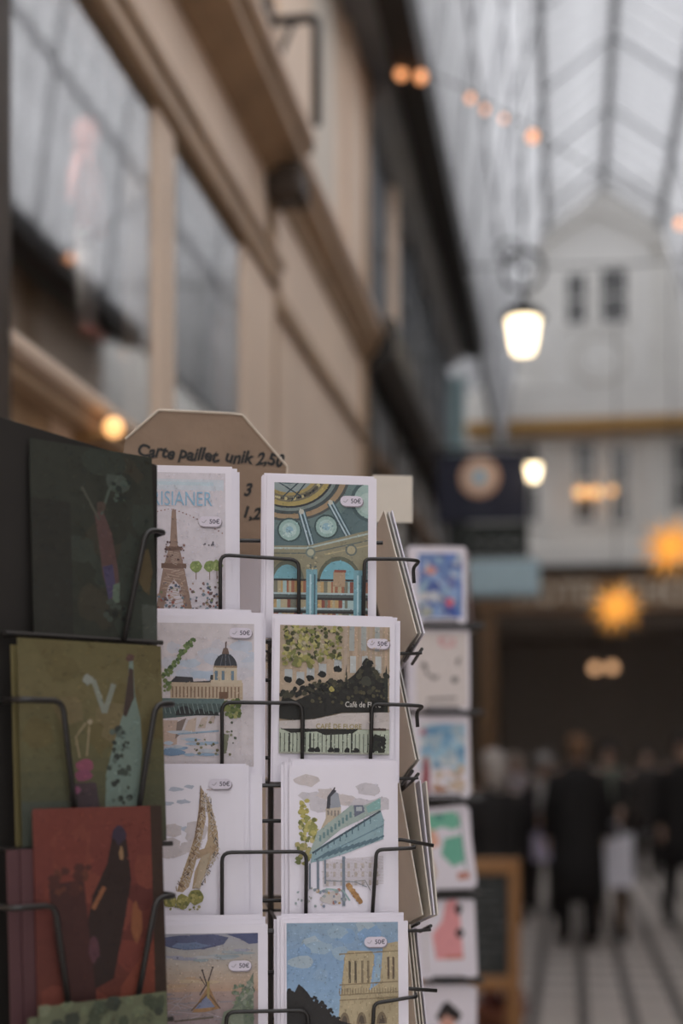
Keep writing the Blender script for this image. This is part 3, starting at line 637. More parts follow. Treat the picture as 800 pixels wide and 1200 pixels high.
for x in (364, 371, 387, 394, 406, 416): a.blob(x, 882, 3.6, (32, 32, 32))
a.dots(434, 864, 450, 884, 40, 2.8, [(30, 30, 30), (38, 40, 34)]); a.rect(326, 884, 456, 890, (128, 130, 118))
# --- watercolour tower
a = new_art('A3', 150, 908, 276, 1075); a.rect(0, 0, 900, 900, (168, 160, 163))
for x, y, r_ in ((205, 925, 10), (222, 922, 6), (196, 942, 9), (214, 940, 8), (200, 970, 14), (218, 972, 9)): a.blob(x, y, r_, (146, 152, 168), ry=2.4, j=.4)
for k in range(8): a.blob(a.rnd.uniform(180, 230), a.rnd.uniform(955, 1000), 14, (164, 156, 160), ry=8)
def tower(c): 
    a.poly([(235, 923), (239, 928), (241, 960), (236, 985), (229, 1012), (221, 1040), (214, 1046), (207, 1045), (215, 1020), (222, 1000), (228, 980), (232, 955)], c)
    a.poly([(240, 928), (248, 946), (255, 976), (256, 998), (247, 1010), (238, 1030), (234, 1042), (225, 1042), (228, 1022), (236, 1004), (243, 985), (244, 960)], c)
tower((150, 128, 100))
a.poly([(222, 1000), (256, 990), (255, 1000), (222, 1010)], (146, 122, 96))
for k in range(70):
    t = k/70; y = 930+t*112; xl = 236-t*t*26-t*4; a.line([(xl+a.rnd.uniform(-2, 5), y), (xl+a.rnd.uniform(-2, 8), y+a.rnd.uniform(2, 6))], .9, a.rnd.choice([(96, 72, 54), (118, 92, 66), (84, 70, 62)]))
    if y < 1035: xr = 243+10*math.sin(t*2.4)-max(0, t-.62)*50; a.line([(xr+a.rnd.uniform(-4, 3), y), (xr+a.rnd.uniform(-5, 3), y+a.rnd.uniform(2, 6))], .9, a.rnd.choice([(100, 78, 58), (128, 104, 74), (72, 74, 78)]))
for k in range(150):
    t = a.rnd.random(); y = 930+t*110; xl = 236-t*t*22-t*2; x = xl+a.rnd.uniform(-1, 6) if k % 2 else 244+10*math.sin(t*2.4)-max(0, t-.62)*48+a.rnd.uniform(-5, 2)
    a.line([(x, y), (x+a.rnd.choice([-2.4, 2.4]), y+2.8)], .8, (166, 156, 148))
a.poly([(228, 1040), (236, 1004), (246, 1000), (240, 1024), (233, 1042)], (150, 134, 112)); a.line([(235, 921), (234, 950), (228, 985)], 1, (102, 78, 62))
a.line([(242, 926), (266, 923)], 1.2, (146, 128, 128))
for x, y, r_ in ((199, 1056, 8), (214, 1057, 8.5), (229, 1052, 9)): a.blob(x, y, r_, (112, 108, 50), j=.15); a.dots(x-6, y-6, x+6, y+6, 16, 1.8, [(142, 132, 70), (88, 90, 42), (126, 120, 56)])
a.dots(196, 1062, 234, 1067, 12, 1.4, [(128, 120, 76), (100, 98, 52)])
# --- metro viaduct
a = new_art('B3', 344, 904, 457, 1075); a.rect(0, 0, 900, 900, (168, 160, 162))
for k in range(10): a.blob(a.rnd.uniform(350, 450), a.rnd.uniform(915, 945), 14, a.rnd.choice([(162, 157, 164), (166, 157, 158)]), ry=7)
a.rect(382, 946, 400, 966, (158, 146, 132)); a.poly([(383, 948), (384, 934), (390, 926), (397, 930), (400, 946)], (122, 126, 136)); a.poly([(383, 948), (384, 934), (391, 925), (395, 927), (388, 934), (387, 948)], (58, 58, 66)); a.line([(391, 927), (393, 923)], 1.6, (60, 56, 60))
for k in range(4): a.rect(384+k*4, 950, 386+k*4, 960, (116, 108, 104))
a.poly([(376, 972), (384, 955), (398, 958), (404, 962), (380, 985)], (156, 142, 122))
a.dots(352, 938, 360, 962, 22, 2.6, [(150, 140, 66), (128, 122, 56)]); a.dots(352, 958, 370, 986, 46, 2.8, [(150, 142, 72), (122, 122, 60), (98, 102, 52), (158, 148, 96)]); a.dots(348, 984, 364, 1012, 34, 2.6, [(118, 116, 58), (92, 98, 52), (140, 130, 80)])
a.poly([(362, 1002), (372, 975), (412, 944), (422, 946), (428, 944), (447, 936), (447, 950), (400, 972), (366, 1000)], (128, 142, 138))
a.poly([(366, 998), (447, 950), (451, 962), (450, 984), (404, 1001), (378, 1009), (364, 1011)], (112, 138, 146)); a.line([(366, 1000), (447, 951)], 2.2, (54, 68, 78)); a.line([(368, 1008), (450, 968)], 1.4, (84, 110, 122))
for k in range(10): u = k/10; x = 370+u*72; a.line([(x, 1008-u*22), (x+16, 998-u*20)], 2.2, (74, 98, 110)); a.line([(x, 996-u*44), (x, 1002-u*40)], 1.2, (60, 84, 96))
for k in range(9): x = 374+k*4.5; a.rect(x, 979-k*3.4, x+2.6, 986-k*3.4, (84, 112, 116)); 
a.poly([(415, 944), (426, 944), (428, 952), (416, 958)], (86, 92, 108)); a.rect(418, 946, 425, 951, (140, 146, 150)); a.poly([(430, 946), (447, 935), (447, 948), (432, 953)], (104, 142, 140))
for k in range(24): a.rect(382+(k % 8)*8.4, 1012+(k//8)*10, 385+(k % 8)*8.4, 1018+(k//8)*10, (152, 142, 138)); a.line([(378, 1009+k*1.3), (450, 1004+k*1.4)], .4, (154, 146, 146))
for x, y0, y1, w_ in ((371, 1008, 1046, 3), (380, 1008, 1036, 2), (401, 1004, 1062, 3.4), (362, 1012, 1042, 2)): a.rect(x, y0, x+w_, y1, (98, 108, 122))
a.line([(380, 1032), (416, 1034), (430, 1040)], 1, (104, 112, 120)); a.blob(388, 1052, 13, (160, 154, 152), ry=8); a.line([(372, 1046), (384, 1042), (402, 1044), (410, 1056)], 1.8, (118, 144, 144))
a.dots(368, 1040, 404, 1062, 26, 1.9, [(140, 92, 80), (120, 130, 132), (150, 120, 70), (104, 112, 128), (160, 150, 148)])
for k in range(9): a.blob(408+k*1.8, 1038+k*2.4, 3.2, a.rnd.choice([(150, 112, 62), (134, 96, 52), (156, 124, 78)]))
a.line([(412, 1034), (428, 1032), (434, 1044)], .9, (120, 120, 122)); a.dots(346, 1040, 366, 1062, 10, 1.2, [(140, 140, 140), (128, 140, 142)])
# --- beach at dusk
a = new_art('A4', 150, 1094, 302.5, 1250); a.grad(1094, 1162, [(128, 128, 140), (134, 132, 134), (146, 136, 128), (150, 132, 116), (146, 118, 98)], 20); a.grad(1162, 1250, [(138, 116, 108), (122, 106, 108), (126, 112, 112), (100, 86, 78)], 18)
a.poly([(184, 1099), (210, 1096), (250, 1095), (268, 1099), (262, 1107), (240, 1112), (215, 1113), (200, 1110), (184, 1105)], (72, 76, 104)); a.poly([(265, 1095), (303, 1094), (303, 1106), (292, 1107), (282, 1101)], (66, 72, 104)); a.blob(222, 1108, 22, (86, 100, 128), ry=4)
for k in range(12): a.blob(a.rnd.uniform(185, 298), a.rnd.uniform(1112, 1126), a.rnd.uniform(8, 18), a.rnd.choice([(128, 134, 140), (118, 128, 134), (138, 138, 142), (124, 124, 140)]), ry=1.8)
for k in range(12): a.blob(a.rnd.uniform(180, 250), a.rnd.uniform(1140, 1160), a.rnd.uniform(8, 16), a.rnd.choice([(156, 136, 110), (150, 124, 100), (148, 130, 116)]), ry=2.2)
a.blob(208, 1122, 1.2, (90, 90, 108))
for k in range(26): a.line([(a.rnd.uniform(180, 270), a.rnd.uniform(1164, 1200)), (a.rnd.uniform(180, 270), a.rnd.uniform(1164, 1200))], .8, (136, 124, 128)) if k % 3 == 0 else a.blob(a.rnd.uniform(180, 270), a.rnd.uniform(1164, 1198), 10, (118, 108, 112), ry=1.2)
a.poly([(225, 1186), (242, 1158), (246, 1158), (257, 1182), (240, 1186)], (128, 96, 62)); a.poly([(228, 1182), (241, 1166), (252, 1180)], (98, 104, 128)); a.line([(224, 1184), (244, 1164), (258, 1182)], 1.6, (92, 70, 52)); a.line([(234, 1166), (244, 1150), (249, 1134)], 1.6, (72, 62, 60)); a.line([(237, 1137), (241, 1150), (244, 1160)], 1.6, (72, 62, 60)); a.line([(234, 1144), (240, 1154)], 1, (80, 66, 62)); a.disc(237, 1137, 1.4, (60, 54, 54), n=6); a.disc(249, 1133.5, 1.4, (60, 54, 54), n=6); a.line([(244, 1150), (244, 1170)], 3, (132, 112, 66))
a.poly([(262, 1250), (270, 1186), (282, 1164), (292, 1150), (297, 1140), (297.5, 1250)], (88, 98, 84)); a.dots(270, 1152, 297, 1200, 70, 2.2, [(78, 92, 76), (104, 114, 98), (92, 104, 80), (120, 120, 108)]); a.poly([(248, 1250), (262, 1186), (284, 1178), (290, 1250)], (104, 112, 96)); a.line([(204, 1196), (250, 1192)], 2.2, (88, 78, 70))
# --- cathedral towers
a = new_art('B4', 336, 1081, 468, 1250); a.grad(1081, 1200, [(112, 134, 154), (104, 132, 162), (108, 138, 168), (120, 146, 168)], 16)
for k in range(14): a.blob(a.rnd.uniform(350, 440), a.rnd.uniform(1084, 1150), a.rnd.uniform(8, 20), a.rnd.choice([(112, 138, 164), (120, 142, 160), (102, 132, 164), (130, 146, 158)]), ry=8)
st = (148, 134, 104)
a.poly([(392, 1250), (398, 1180), (405, 1118), (410, 1114), (436, 1115), (440, 1120), (434, 1160), (446, 1152), (450, 1110), (456, 1106), (468, 1104), (468, 1250)], st)
a.poly([(438, 1152), (446, 1150), (447, 1120), (443, 1120)], (118, 142, 160))
for x in (409, 416, 424, 431): a.rect(x, 1126, x+2.6, 1152, (70, 62, 52) if x in (409, 416) else (104, 92, 72))
for x in (455, 461): a.rect(x, 1122, x+2.6, 1148, (84, 70, 58))
for y in (1118, 1154, 1166, 1172): a.line([(398, y), (468, y-3)], 1.4, (116, 102, 76))
for k in range(22): a.line([(398+k*3.2, 1158), (398+k*3.2, 1165)], .9, (112, 98, 74))
for x in (404, 424, 448): a.half(x, 1200, 6, 14, (104, 90, 70)); a.half(x, 1200, 3.5, 10, (76, 66, 56))
a.poly([(336, 1250), (336, 1160), (340, 1158), (344, 1164), (350, 1152), (356, 1157), (362, 1164), (367, 1172), (374, 1178), (382, 1182), (390, 1190), (400, 1196), (420, 1202), (440, 1250)], (40, 38, 38)); 
for k in range(40): t = k/40; x = 337+t*62; a.blob(x, 1160+t*t*36-4*math.sin(k)+2, a.rnd.uniform(1.5, 3.4), (40, 38, 38), n=7)
for k in range(60): a.line([(404+(k*7) % 60, 1122+k*1.4), (404+(k*7) % 60, 1126+k*1.4)], .8, (126, 112, 84))

ROWN = ['top', 'second', 'third', 'bottom']
ARTLAB = {'A1': ('tower cover card', 'lettered magazine-cover greeting card with brown iron tower'), 'B1': ('dome card', 'teal painted dome greeting card with round medallions'),
 'A2': ('palace card', 'watercolour greeting card of a dark domed palace and stone bridge'), 'B2': ('leafy café card', 'greeting card of a street corner café behind green leaves'),
 'A3': ('beige lattice tower card', 'watercolour greeting card of a leaning beige lattice tower above yellow-green trees'), 'B3': ('metro viaduct card', 'watercolour greeting card of a blue-green metro viaduct'),
 'A4': ('beach card', 'greeting card of a beach under a stormy orange dusk sky'), 'B4': ('cathedral card', 'greeting card of beige cathedral towers against a blue sky')}
# card pocket data: row, picture key, left px, right px, top px, lean of the card in its own plane (deg), stack behind: list of (dx px, dtop px)
pockets = [
 (0, 'A1', 138, 272, 546, 0.0, [(6, 2), (9, 6), (4, 1)], (246, 612, 0)),
 (0, 'B1', 311, 441, 560, 0.6, [(-3, -3), (-5, -1), (-2, -4), (-6, 0)], (411, 588, 2)),
 (1, 'A2', 152, 306, 722, 0.3, [(2, -5), (-12, -9), (5, 4)], (281, 742, -2)),
 (1, 'B2', 319, 462, 727, 0.8, [(-2, -4), (7, 0), (-2, -6), (4, -5)], (442, 755, -6)),
 (2, 'A3', 152, 286, 900, 0.0, [(6, -3), (3, -5), (22, 8)], (258, 919, -2)),
 (2, 'B3', 339, 464, 897, 0.0, [(4, -6), (-5, -4), (-9, -1), (3, -8)], None),
 (3, 'A4', 158, 314, 1084, 0.0, [(-3, -6), (-8, -12), (-2, -9)], (281, 1132, -3)),
 (3, 'B4', 334, 480, 1080, 0.0, [(-5, -4), (-9, -8), (-4, -10), (-12, -3)], (441, 1104, 0))]
LEAN = math.radians(2.6)
colname = {'A': 'left', 'B': 'right'}
ordinal = ['directly behind', 'second behind', 'third behind', 'fourth behind']
for r, key, x0, x1, ytop, tilt, stack, stk in pockets:
    fy = front_y(r); S = FPX/loc_from_px((x0+x1)/2, ytop, fy)[1]
    H = .1685*S; w = (x1-x0)/S; cxp = (x0+x1)/2
    pt, t = loc_from_px(cxp, ytop, fy+.009); h = pt.z-shelf_z[r]
    cards = [(0, 0)]+stack
    for k, (dx, dt) in enumerate(cards):
        hk = h+(-dt/S)*(.9 if k else 0); nm = 'greeting_card'
        me = card_mesh(w, hk/math.cos(LEAN), .0016, 'paper')
        o = ob(nm, me); 
        px_, _ = loc_from_px(cxp+dx, ytop, fy)
        L = Matrix.Translation((px_.x, fy+.0018*k, shelf_z[r]+.0003+abs(math.sin(math.radians(tilt)))*w/2)) @ Matrix.Rotation(-LEAN, 4, 'X') @ Matrix.Rotation(math.radians(tilt), 4, 'Y')
        o.matrix_world = MR @ L
        if k == 0:
            tag(o, ARTLAB[key][1], 'greeting card', 'greeting cards on the front of the wire rack')
            # pictures were measured in pixels: bottom of the card in those pixels
            yb = ytop+h*S; ART[key].strokes(900)
            ART[key].build(o, cxp, yb, S, -.00012)
            if stk: sticker(o, stk[0], stk[1], cxp, yb, S, -.00012)
        else:
            tag(o, 'white-edged card %s the %s' % (ordinal[k-1], ARTLAB[key][0]), 'greeting card', 'greeting cards on the front of the wire rack')

# cards on the right side of the rack, seen edge-on: near edge top/bottom in the photo
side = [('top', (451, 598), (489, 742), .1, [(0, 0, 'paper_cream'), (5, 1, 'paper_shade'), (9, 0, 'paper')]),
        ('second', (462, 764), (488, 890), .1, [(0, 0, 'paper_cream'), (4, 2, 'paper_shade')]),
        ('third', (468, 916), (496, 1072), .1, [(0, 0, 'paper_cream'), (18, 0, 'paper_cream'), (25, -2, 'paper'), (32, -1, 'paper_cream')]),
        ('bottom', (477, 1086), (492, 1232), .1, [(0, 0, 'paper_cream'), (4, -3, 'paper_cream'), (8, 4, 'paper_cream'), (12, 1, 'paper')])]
pos_w = ['innermost', 'second from the inside', 'third from the inside', 'outermost']
for row, tp_, bt_, dd, lst in side:
    for k, (dx, dt, m) in enumerate(lst):
        bx = dx*.55 if row == 'third' else dx
        P = at(tp_[0]+dx, tp_[1]+dt, 1.505); Q = at(bt_[0]+bx, bt_[1], 1.475)
        up = (P-Q); h = up.length; up.normalize(); u = (MR.to_3x3() @ Vector((-.10, 1, 0))).normalized(); u = (u-up*u.dot(up)).normalized(); n = u.cross(up)
        M = Matrix((u, -n, up)).transposed().to_4x4(); M.translation = Q+u*.06
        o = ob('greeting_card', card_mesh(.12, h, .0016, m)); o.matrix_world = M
        who = pos_w[k] if k < len(lst)-1 else 'outermost'
        if k == 0:
            q0 = MRi @ (Q+u*.025-up*.0055); q1 = MRi @ (Q+u*.075-up*.0055); dn = Vector((0, 0, -.008)); e_ = Vector((.004+.0005*lst[-1][0]*(.55 if row == 'third' else 1), 0, -.003))
            for a_, b_ in ((q0, q1), (q0+e_, q1+e_)): G().tube([a_, b_], WR, 6).build('side_shelf', 'wire_black', rack)
            for a_ in (q0,): G().tube([Vector((.112, a_.y, a_.z-.008)), a_+dn, a_+e_+Vector((0, 0, -.004))], WR, 6).build('side_arm', 'wire_black', rack)
        tag(o, 'cream card seen edge-on, %s, %s row of the rack side' % (who, row), 'greeting card', 'cards on the right side of the wire rack')
# cards on the far side of the rack, glimpsed from behind through the gaps
for r in range(4):
    for c_, s in (('left', -1), ('right', 1)):
        if r == 0 and s == 1: continue
        L = Matrix.Translation((s*.076, .143, shelf_z[r]+.0015)) @ Matrix.Rotation(LEAN*1.5, 4, 'X') @ Matrix.Rotation(PI, 4, 'Z')
        o = ob('greeting_card', card_mesh(.146, .132, .0016, 'paper')); o.matrix_world = MR @ L
        tag(o, 'back of a pale card on the rack far side, %s row, %s column' % (ROWN[r], c_), 'greeting card', 'cards on the far side of the wire rack')
zc0, zc1 = at(461, 612, 1.78).z, at(461, 557, 1.78).z; pc_ = at(460, 612, 1.78); pc_.z = zc0-.06
st_ = empty('price_card', pc_, RZ); tag(st_, 'small blank cream card on a wire stem, peeking out beside the dome card', 'price card')
me = card_mesh(.05, zc1-zc0, .0016, 'paper_cream'); o = ob('card', me, st_); o.location = (0, 0, .06)
q_ = (MRi @ pc_); G().tube(fillet([(0, .004, .10), (0, .004, .0), (.10-q_.x, 0, 0), (.10-q_.x, .150-q_.y, shelf_z[0]-pc_.z)], .01), .0016, 6).build('stem', 'wire_black', st_)

# kraft paper header board with handwritten prices, hung on the pole
def kx(px, py, ly=.03): return loc_from_px(px, py, ly)[0]
outline = [(140, 560), (147, 516), (186, 482), (268, 486), (284, 488), (336, 548), (334, 600), (306, 640), (306, 652), (170, 652)]
pts = [(kx(x, y).x, kx(x, y).z) for x, y in outline]
hb = empty('price_board', MR @ Vector((0, 0, 0)), RZ); tag(hb, 'octagonal brown kraft paper board with handwritten prices above the card rack', 'price board')
G().prism(pts, 'y', .024, .034).build('board', 'kraft', hb)
g = G(); ring = [Vector((x, .0235, z)) for x, z in pts]; g.tube(ring[1:7], .0016, 6); g.build('edge_binding', 'kraft_edge', hb)
def hand(st, px, py, szpx, nm='handwriting', rot=-2.5):
    v, f = text_mesh(st, szpx*FPX**-1*1.63, .0007, .25, 'RIGHT'); q = kx(px, py, .0232); rr = math.radians(rot)
    mk(nm, [(q.x+(p.x*math.cos(rr)-p.y*math.sin(rr))*.92, .0234, q.z+(p.x*math.sin(rr)+p.y*math.cos(rr))+.0012*math.sin(p.x*240)) for p in v], f, 'marker', hb)
hand('Carte paillet. unik 2,50', 331, 546, 20); hand('3', 294, 580, 20); hand('1,2', 304, 608, 19)
G().tube([(0, .02, 1.80), (0, .02, 1.86)], .006, 8).build('clip', 'wire_black', hb)

# ================================================================ black rack close on the left
BR = YAW+math.radians(41)
B0 = at(184, 885, 1.33); B0.z = 0            # right edge of the board, on the floor
MB_ = Matrix.Translation(B0) @ Matrix.Rotation(BR, 4, 'Z'); MBi = MB_.inverted()
def bl(px, py, ly=0):
    o = MBi @ Vector((0, 0, EYE)); d = MBi.to_3x3() @ ray(px, py); t = (ly-o.y)/d.y; return o+d*t
brk = empty('card_rack', B0, BR); tag(brk, 'black board rack of dark art cards close on the left', 'card rack')
pL = bl(-40, 478); pR = bl(184, 545)
G().prism([(bl(-60, 600).x, .25), (pR.x, .25), (pR.x, pR.z), (bl(-60, 600).x, bl(-60, 470).z)], 'y', .0, .012).build('back_board', 'board_black', brk)
g = G()
for x in (pR.x-.02, bl(-40, 600).x): g.tube([(x, .02, 0), (x, .02, 1.75)], .010, 8); g.tube([(x, -.14, .012), (x, .08, .012)], .012, 8)
g.build('stand', 'wire_black', brk)
a = new_art('K1', 40, 523, 184, 742); a.rect(0, 0, 900, 900, (42, 44, 38))
for k in range(30): a.blob(a.rnd.uniform(80, 184), a.rnd.uniform(530, 735), a.rnd.uniform(10, 24), a.rnd.choice([(46, 50, 44), (40, 42, 36), (48, 46, 38), (44, 48, 42)]))
a.rect(40, 590, 84, 742, (38, 38, 34)); a.blob(140, 560, 14, (56, 62, 56), ry=10); a.poly([(112, 598), (122, 595), (132, 620), (138, 660), (140, 690), (128, 698), (120, 670), (116, 630)], (70, 52, 50)); a.poly([(120, 660), (132, 656), (136, 690), (126, 698)], (58, 52, 74)); a.poly([(132, 680), (140, 676), (139, 700), (130, 702)], (70, 82, 70))
a.line([(98, 570), (112, 596), (118, 606)], 3, (62, 62, 54)); a.line([(120, 600), (130, 570), (142, 552)], 3, (60, 68, 60)); a.blob(120, 590, 6, (62, 52, 46)); a.dots(136, 556, 156, 580, 12, 3, [(56, 66, 58), (34, 40, 36)]); a.dots(120, 700, 150, 720, 12, 3, [(52, 58, 52), (32, 34, 32)]); a.blob(172, 660, 9, (70, 60, 40), ry=30); a.rect(166, 700, 184, 742, (58, 62, 56))
a = new_art('K2', 28, 752, 195, 985); a.rect(0, 0, 900, 900, (80, 74, 46)); a.grad(752, 985, [(80, 73, 44), (84, 76, 48), (76, 72, 46), (64, 64, 46), (58, 60, 48)], 14)
for k in range(14): a.blob(a.rnd.uniform(40, 190), a.rnd.uniform(760, 880), 18, a.rnd.choice([(84, 76, 48), (78, 70, 42), (88, 78, 52)]))
a.poly([(156, 768), (160, 772), (161, 810), (167, 840), (168, 880), (160, 945), (122, 945), (124, 905), (134, 870), (146, 835), (152, 800)], (84, 98, 90)); a.poly([(155, 780), (160, 782), (160, 815), (150, 838), (146, 836), (152, 800)], (56, 46, 42)); a.blob(157, 768, 5, (72, 52, 48)); a.dots(128, 850, 152, 940, 40, 3, [(52, 58, 52), (66, 76, 70), (44, 48, 44)])
a.line([(103, 800), (112, 796), (124, 834), (136, 800)], 6, (98, 102, 92)); a.blob(106, 796, 6, (104, 108, 100)); a.blob(99, 895, 10, (108, 56, 72), ry=7); a.blob(98, 906, 10, (104, 54, 74), ry=7); a.poly([(82, 915), (112, 915), (116, 945), (80, 945)], (56, 46, 50)); a.line([(94, 886), (90, 862), (102, 846)], 2, (112, 100, 74)); a.line([(102, 884), (106, 850)], 2, (112, 100, 74)); a.blob(107, 845, 3, (118, 108, 86)); a.dots(84, 915, 112, 925, 8, 4, [(104, 58, 80), (60, 48, 52)])
a.rect(28, 935, 90, 985, (58, 62, 54))
a = new_art('K3', 45, 946, 196, 1190); a.rect(0, 0, 900, 900, (88, 42, 34)); a.grad(946, 1190, [(92, 44, 36), (86, 40, 34), (76, 38, 32), (84, 42, 32)], 12)
for k in range(20): a.blob(a.rnd.uniform(50, 180), a.rnd.uniform(950, 1180), 20, a.rnd.choice([(90, 42, 34), (82, 38, 32), (94, 46, 36), (74, 36, 32)]))
a.rect(182, 946, 196, 1190, (50, 38, 32)); a.poly([(136, 975), (146, 968), (152, 985), (156, 1030), (146, 1080), (132, 1140), (108, 1150), (102, 1080), (110, 1045), (128, 1010)], (42, 32, 30)); a.blob(143, 978, 8, (48, 40, 52), ry=11); a.blob(145, 1000, 2.5, (112, 84, 56), ry=8); a.line([(110, 1060), (124, 1036)], 5, (108, 66, 40)); a.blob(162, 1080, 7, (106, 62, 36), ry=22); a.poly([(60, 1030), (100, 1026), (112, 1170), (78, 1180), (66, 1100)], (56, 34, 32)); a.dots(64, 1010, 108, 1040, 16, 5, [(62, 36, 32), (74, 42, 32)]); a.blob(110, 1105, 6, (70, 44, 50), ry=14)
a.poly([(140, 1150), (182, 1100), (180, 1190), (136, 1190)], (100, 48, 34))
a = new_art('K4', 50, 1170, 200, 1330); a.rect(0, 0, 900, 900, (70, 74, 58)); a.dots(52, 1172, 198, 1320, 120, 7, [(84, 90, 68), (58, 64, 50), (96, 100, 78), (50, 54, 46), (74, 78, 60)])
def oblique_art(key, x0, y0, x1, y1, label, nick, ly, m, behind, m2, dxs, drop):
    # a card standing against the board: its corners are read from the photo on the board's own plane
    pl = bl(x0, y1, ly); pr = bl(x1, y1, ly); zt = (bl(x0, y0, ly).z+bl(x1, y0, ly).z)/2; zb = min(pl.z, pr.z); w = pr.x-pl.x; h = zt-zb
    for k in range(behind, -1, -1):
        o = ob('art_card', card_mesh(w, h-(drop if k else 0), .0016, m2 if k else m))
        o.matrix_world = MB_ @ Matrix.Translation(((pl.x+pr.x)/2-k*dxs, ly+k*.0026, zb)) @ Matrix.Rotation(-math.radians(3), 4, 'X')
        if k == 0:
            tag(o, label, 'art card', 'dark art cards on the black rack'); S = (x1-x0)/w; Sy = (y1-y0)/h
            ART[key].strokes(500, .22, 9); art = ART[key].build(o, (x0+x1)/2, y1, S, -.00015)
            for v in art.data.vertices: v.co.z *= S/Sy
        else: tag(o, 'spare card %s the %s' % (ordinal[k-1], nick), 'art card', 'dark art cards on the black rack')
    return zb, pl.x, pr.x
mat('card_olive', (.15, .125, .055), .5); mat('card_red', (.12, .035, .028), .5); mat('card_plum', (.085, .038, .042), .5); mat('card_green', (.12, .13, .08), .5); mat('card_dark', (.03, .032, .027), .5)
spec = [('K1', 40, 541, 184, 741, 'dark green art card with a long-skirted figure, on the black board', 'dark green art card', -.016, 'card_dark', 0, 'card_dark', 0, 0),
        ('K2', 54, 757, 195, 985, 'olive art card with a slender pale green figure and pink dress', 'olive art card', -.040, 'card_olive', 3, 'card_olive', .008, .002),
        ('K3', 45, 948, 196, 1190, 'red art card with a dark standing figure', 'red art card', -.064, 'card_red', 2, 'card_plum', .011, .032),
        ('K4', 50, 1172, 200, 1330, 'mottled green art card at the foot of the black rack', 'mottled green art card', -.088, 'card_green', 1, 'card_green', .008, .008)]
for k, row in enumerate(spec):
    ly = row[7]; zb, xa, xb = oblique_art(*row)
    g = G(); z = zb-.0025
    g.tube([(xa-.03, ly-.004, z), (xb+.003, ly-.004, z)], .0024, 6); g.tube([(xa-.03, ly+.010, z), (xb+.003, ly+.010, z)], .0024, 6)
    for x in (xa-.03, (xa+xb)/2, xb-.004): g.tube([(x, ly-.004, z), (x, .0, z)], .0024, 6)
    g.build('shelf_wire', 'wire_black', brk)
    zt = bl(100, (612, 822, 1058, 1290)[k], ly-.006).z; q = ly-.0065
    g = G(); d = .026*(1 if k else .6)
    if k: g.tube(fillet([(xa-.028, .0, zt), (xa-.028, q, zt), (xa+.012, q, zt), (xa+.028, q, z)], .010), .0026, 8); g.build('front_wire', 'wire_black', brk, True); g = G()
    g.tube(fillet([(xb-.040, q, z), (xb-.016, q, zt), (xb+.006, q, zt), (xb+.008, .0, zt)], .010), .0026, 8)
    g.build('front_wire', 'wire_black', brk, True)

# ================================================================ second rack behind, out of focus
T2 = 2.62; c2 = at(523, 885, T2+.12); c2.z = 0; R2 = YAW+math.radians(3)
r2 = empty('card_rack', c2, R2); tag(r2, 'narrow blurred postcard rack behind the card rack, beside the blackboard', 'card rack')
M2 = Matrix.Translation(c2) @ Matrix.Rotation(R2, 4, 'Z'); M2i = M2.inverted()
def l2(px, py, ly):
    o = M2i @ Vector((0, 0, EYE)); d = M2i.to_3x3() @ ray(px, py); t = (ly-o.y)/d.y; return o+d*t, t
G().tube([(0, 0, 0), (0, 0, 1.98)], .012, 8).build('pole', 'wire_black', r2)
g = G()
for k in range(4): an = PI/4+k*PI/2; g.tube([(0, 0, .05), (.2*math.cos(an), .2*math.sin(an), .012)], .012, 8)
g.build('base', 'wire_black', r2)
pc = [('P1', 485, 640, 547, 731, 0, 'blue postcard of colourful dabs with one red dot, top of the blurred rack'), ('P2', 484, 738, 551, 832, 0, 'white postcard with a grey line sketch and pink heart'),
      ('P3', 487, 839, 551, 935, 0, 'blue postcard with a red figure at its left edge'), ('P4', 500, 949, 560, 1046, 7, 'tilted cream postcard with green shapes and an orange patch'),
      ('P5', 491, 1057, 560, 1148, 2, 'white postcard with a pink shape and two black dots'), ('P6', 497, 1156, 558, 1255, -1, 'light blue postcard with a dark-haired head')]
g = new_art('P1', 490, 648, 542, 724); g.rect(0, 0, 900, 900, (84, 112, 160)); g.dots(488, 646, 544, 726, 70, 6, [(76, 108, 168), (110, 138, 178), (150, 160, 172), (60, 80, 140), (92, 100, 150), (120, 150, 170)]); g.blob(505, 669, 8, (178, 122, 112), ry=5); g.blob(527, 706, 4.5, (190, 66, 84)); g.dots(490, 690, 520, 722, 8, 4, [(170, 168, 170), (150, 150, 120)]); g.blob(493, 712, 3, (60, 50, 70)); g.rect(528, 712, 534, 722, (40, 60, 140))
g = new_art('P2', 487, 741, 548, 829); g.rect(0, 0, 900, 900, (176, 168, 166)); g.blob(525, 752, 11, (178, 128, 132), ry=8); g.blob(525, 751, 7, (176, 160, 160), ry=5); 
for p in ([(497, 776), (500, 790), (512, 796)], [(539, 770), (536, 780)], [(506, 796), (514, 792)], [(530, 800), (536, 794)], [(500, 820), (535, 818)]): g.line(p, 3, (104, 96, 96))
g.blob(497, 780, 3.5, (96, 88, 88)); g.blob(533, 797, 4, (90, 84, 84)); g.blob(537, 775, 3, (110, 100, 100))
g = new_art('P3', 492, 848, 546, 930); g.rect(0, 0, 900, 900, (130, 152, 166)); g.dots(492, 850, 546, 905, 40, 6, [(96, 140, 170), (120, 158, 178), (160, 168, 172), (80, 126, 160)]); g.poly([(492, 930), (496, 890), (501, 884), (504, 905), (503, 930)], (132, 62, 70)); g.blob(496, 858, 4, (150, 92, 104)); g.dots(505, 900, 546, 930, 18, 5, [(170, 150, 130), (150, 128, 104), (168, 166, 168)]); g.blob(515, 925, 9, (146, 100, 70), ry=4)
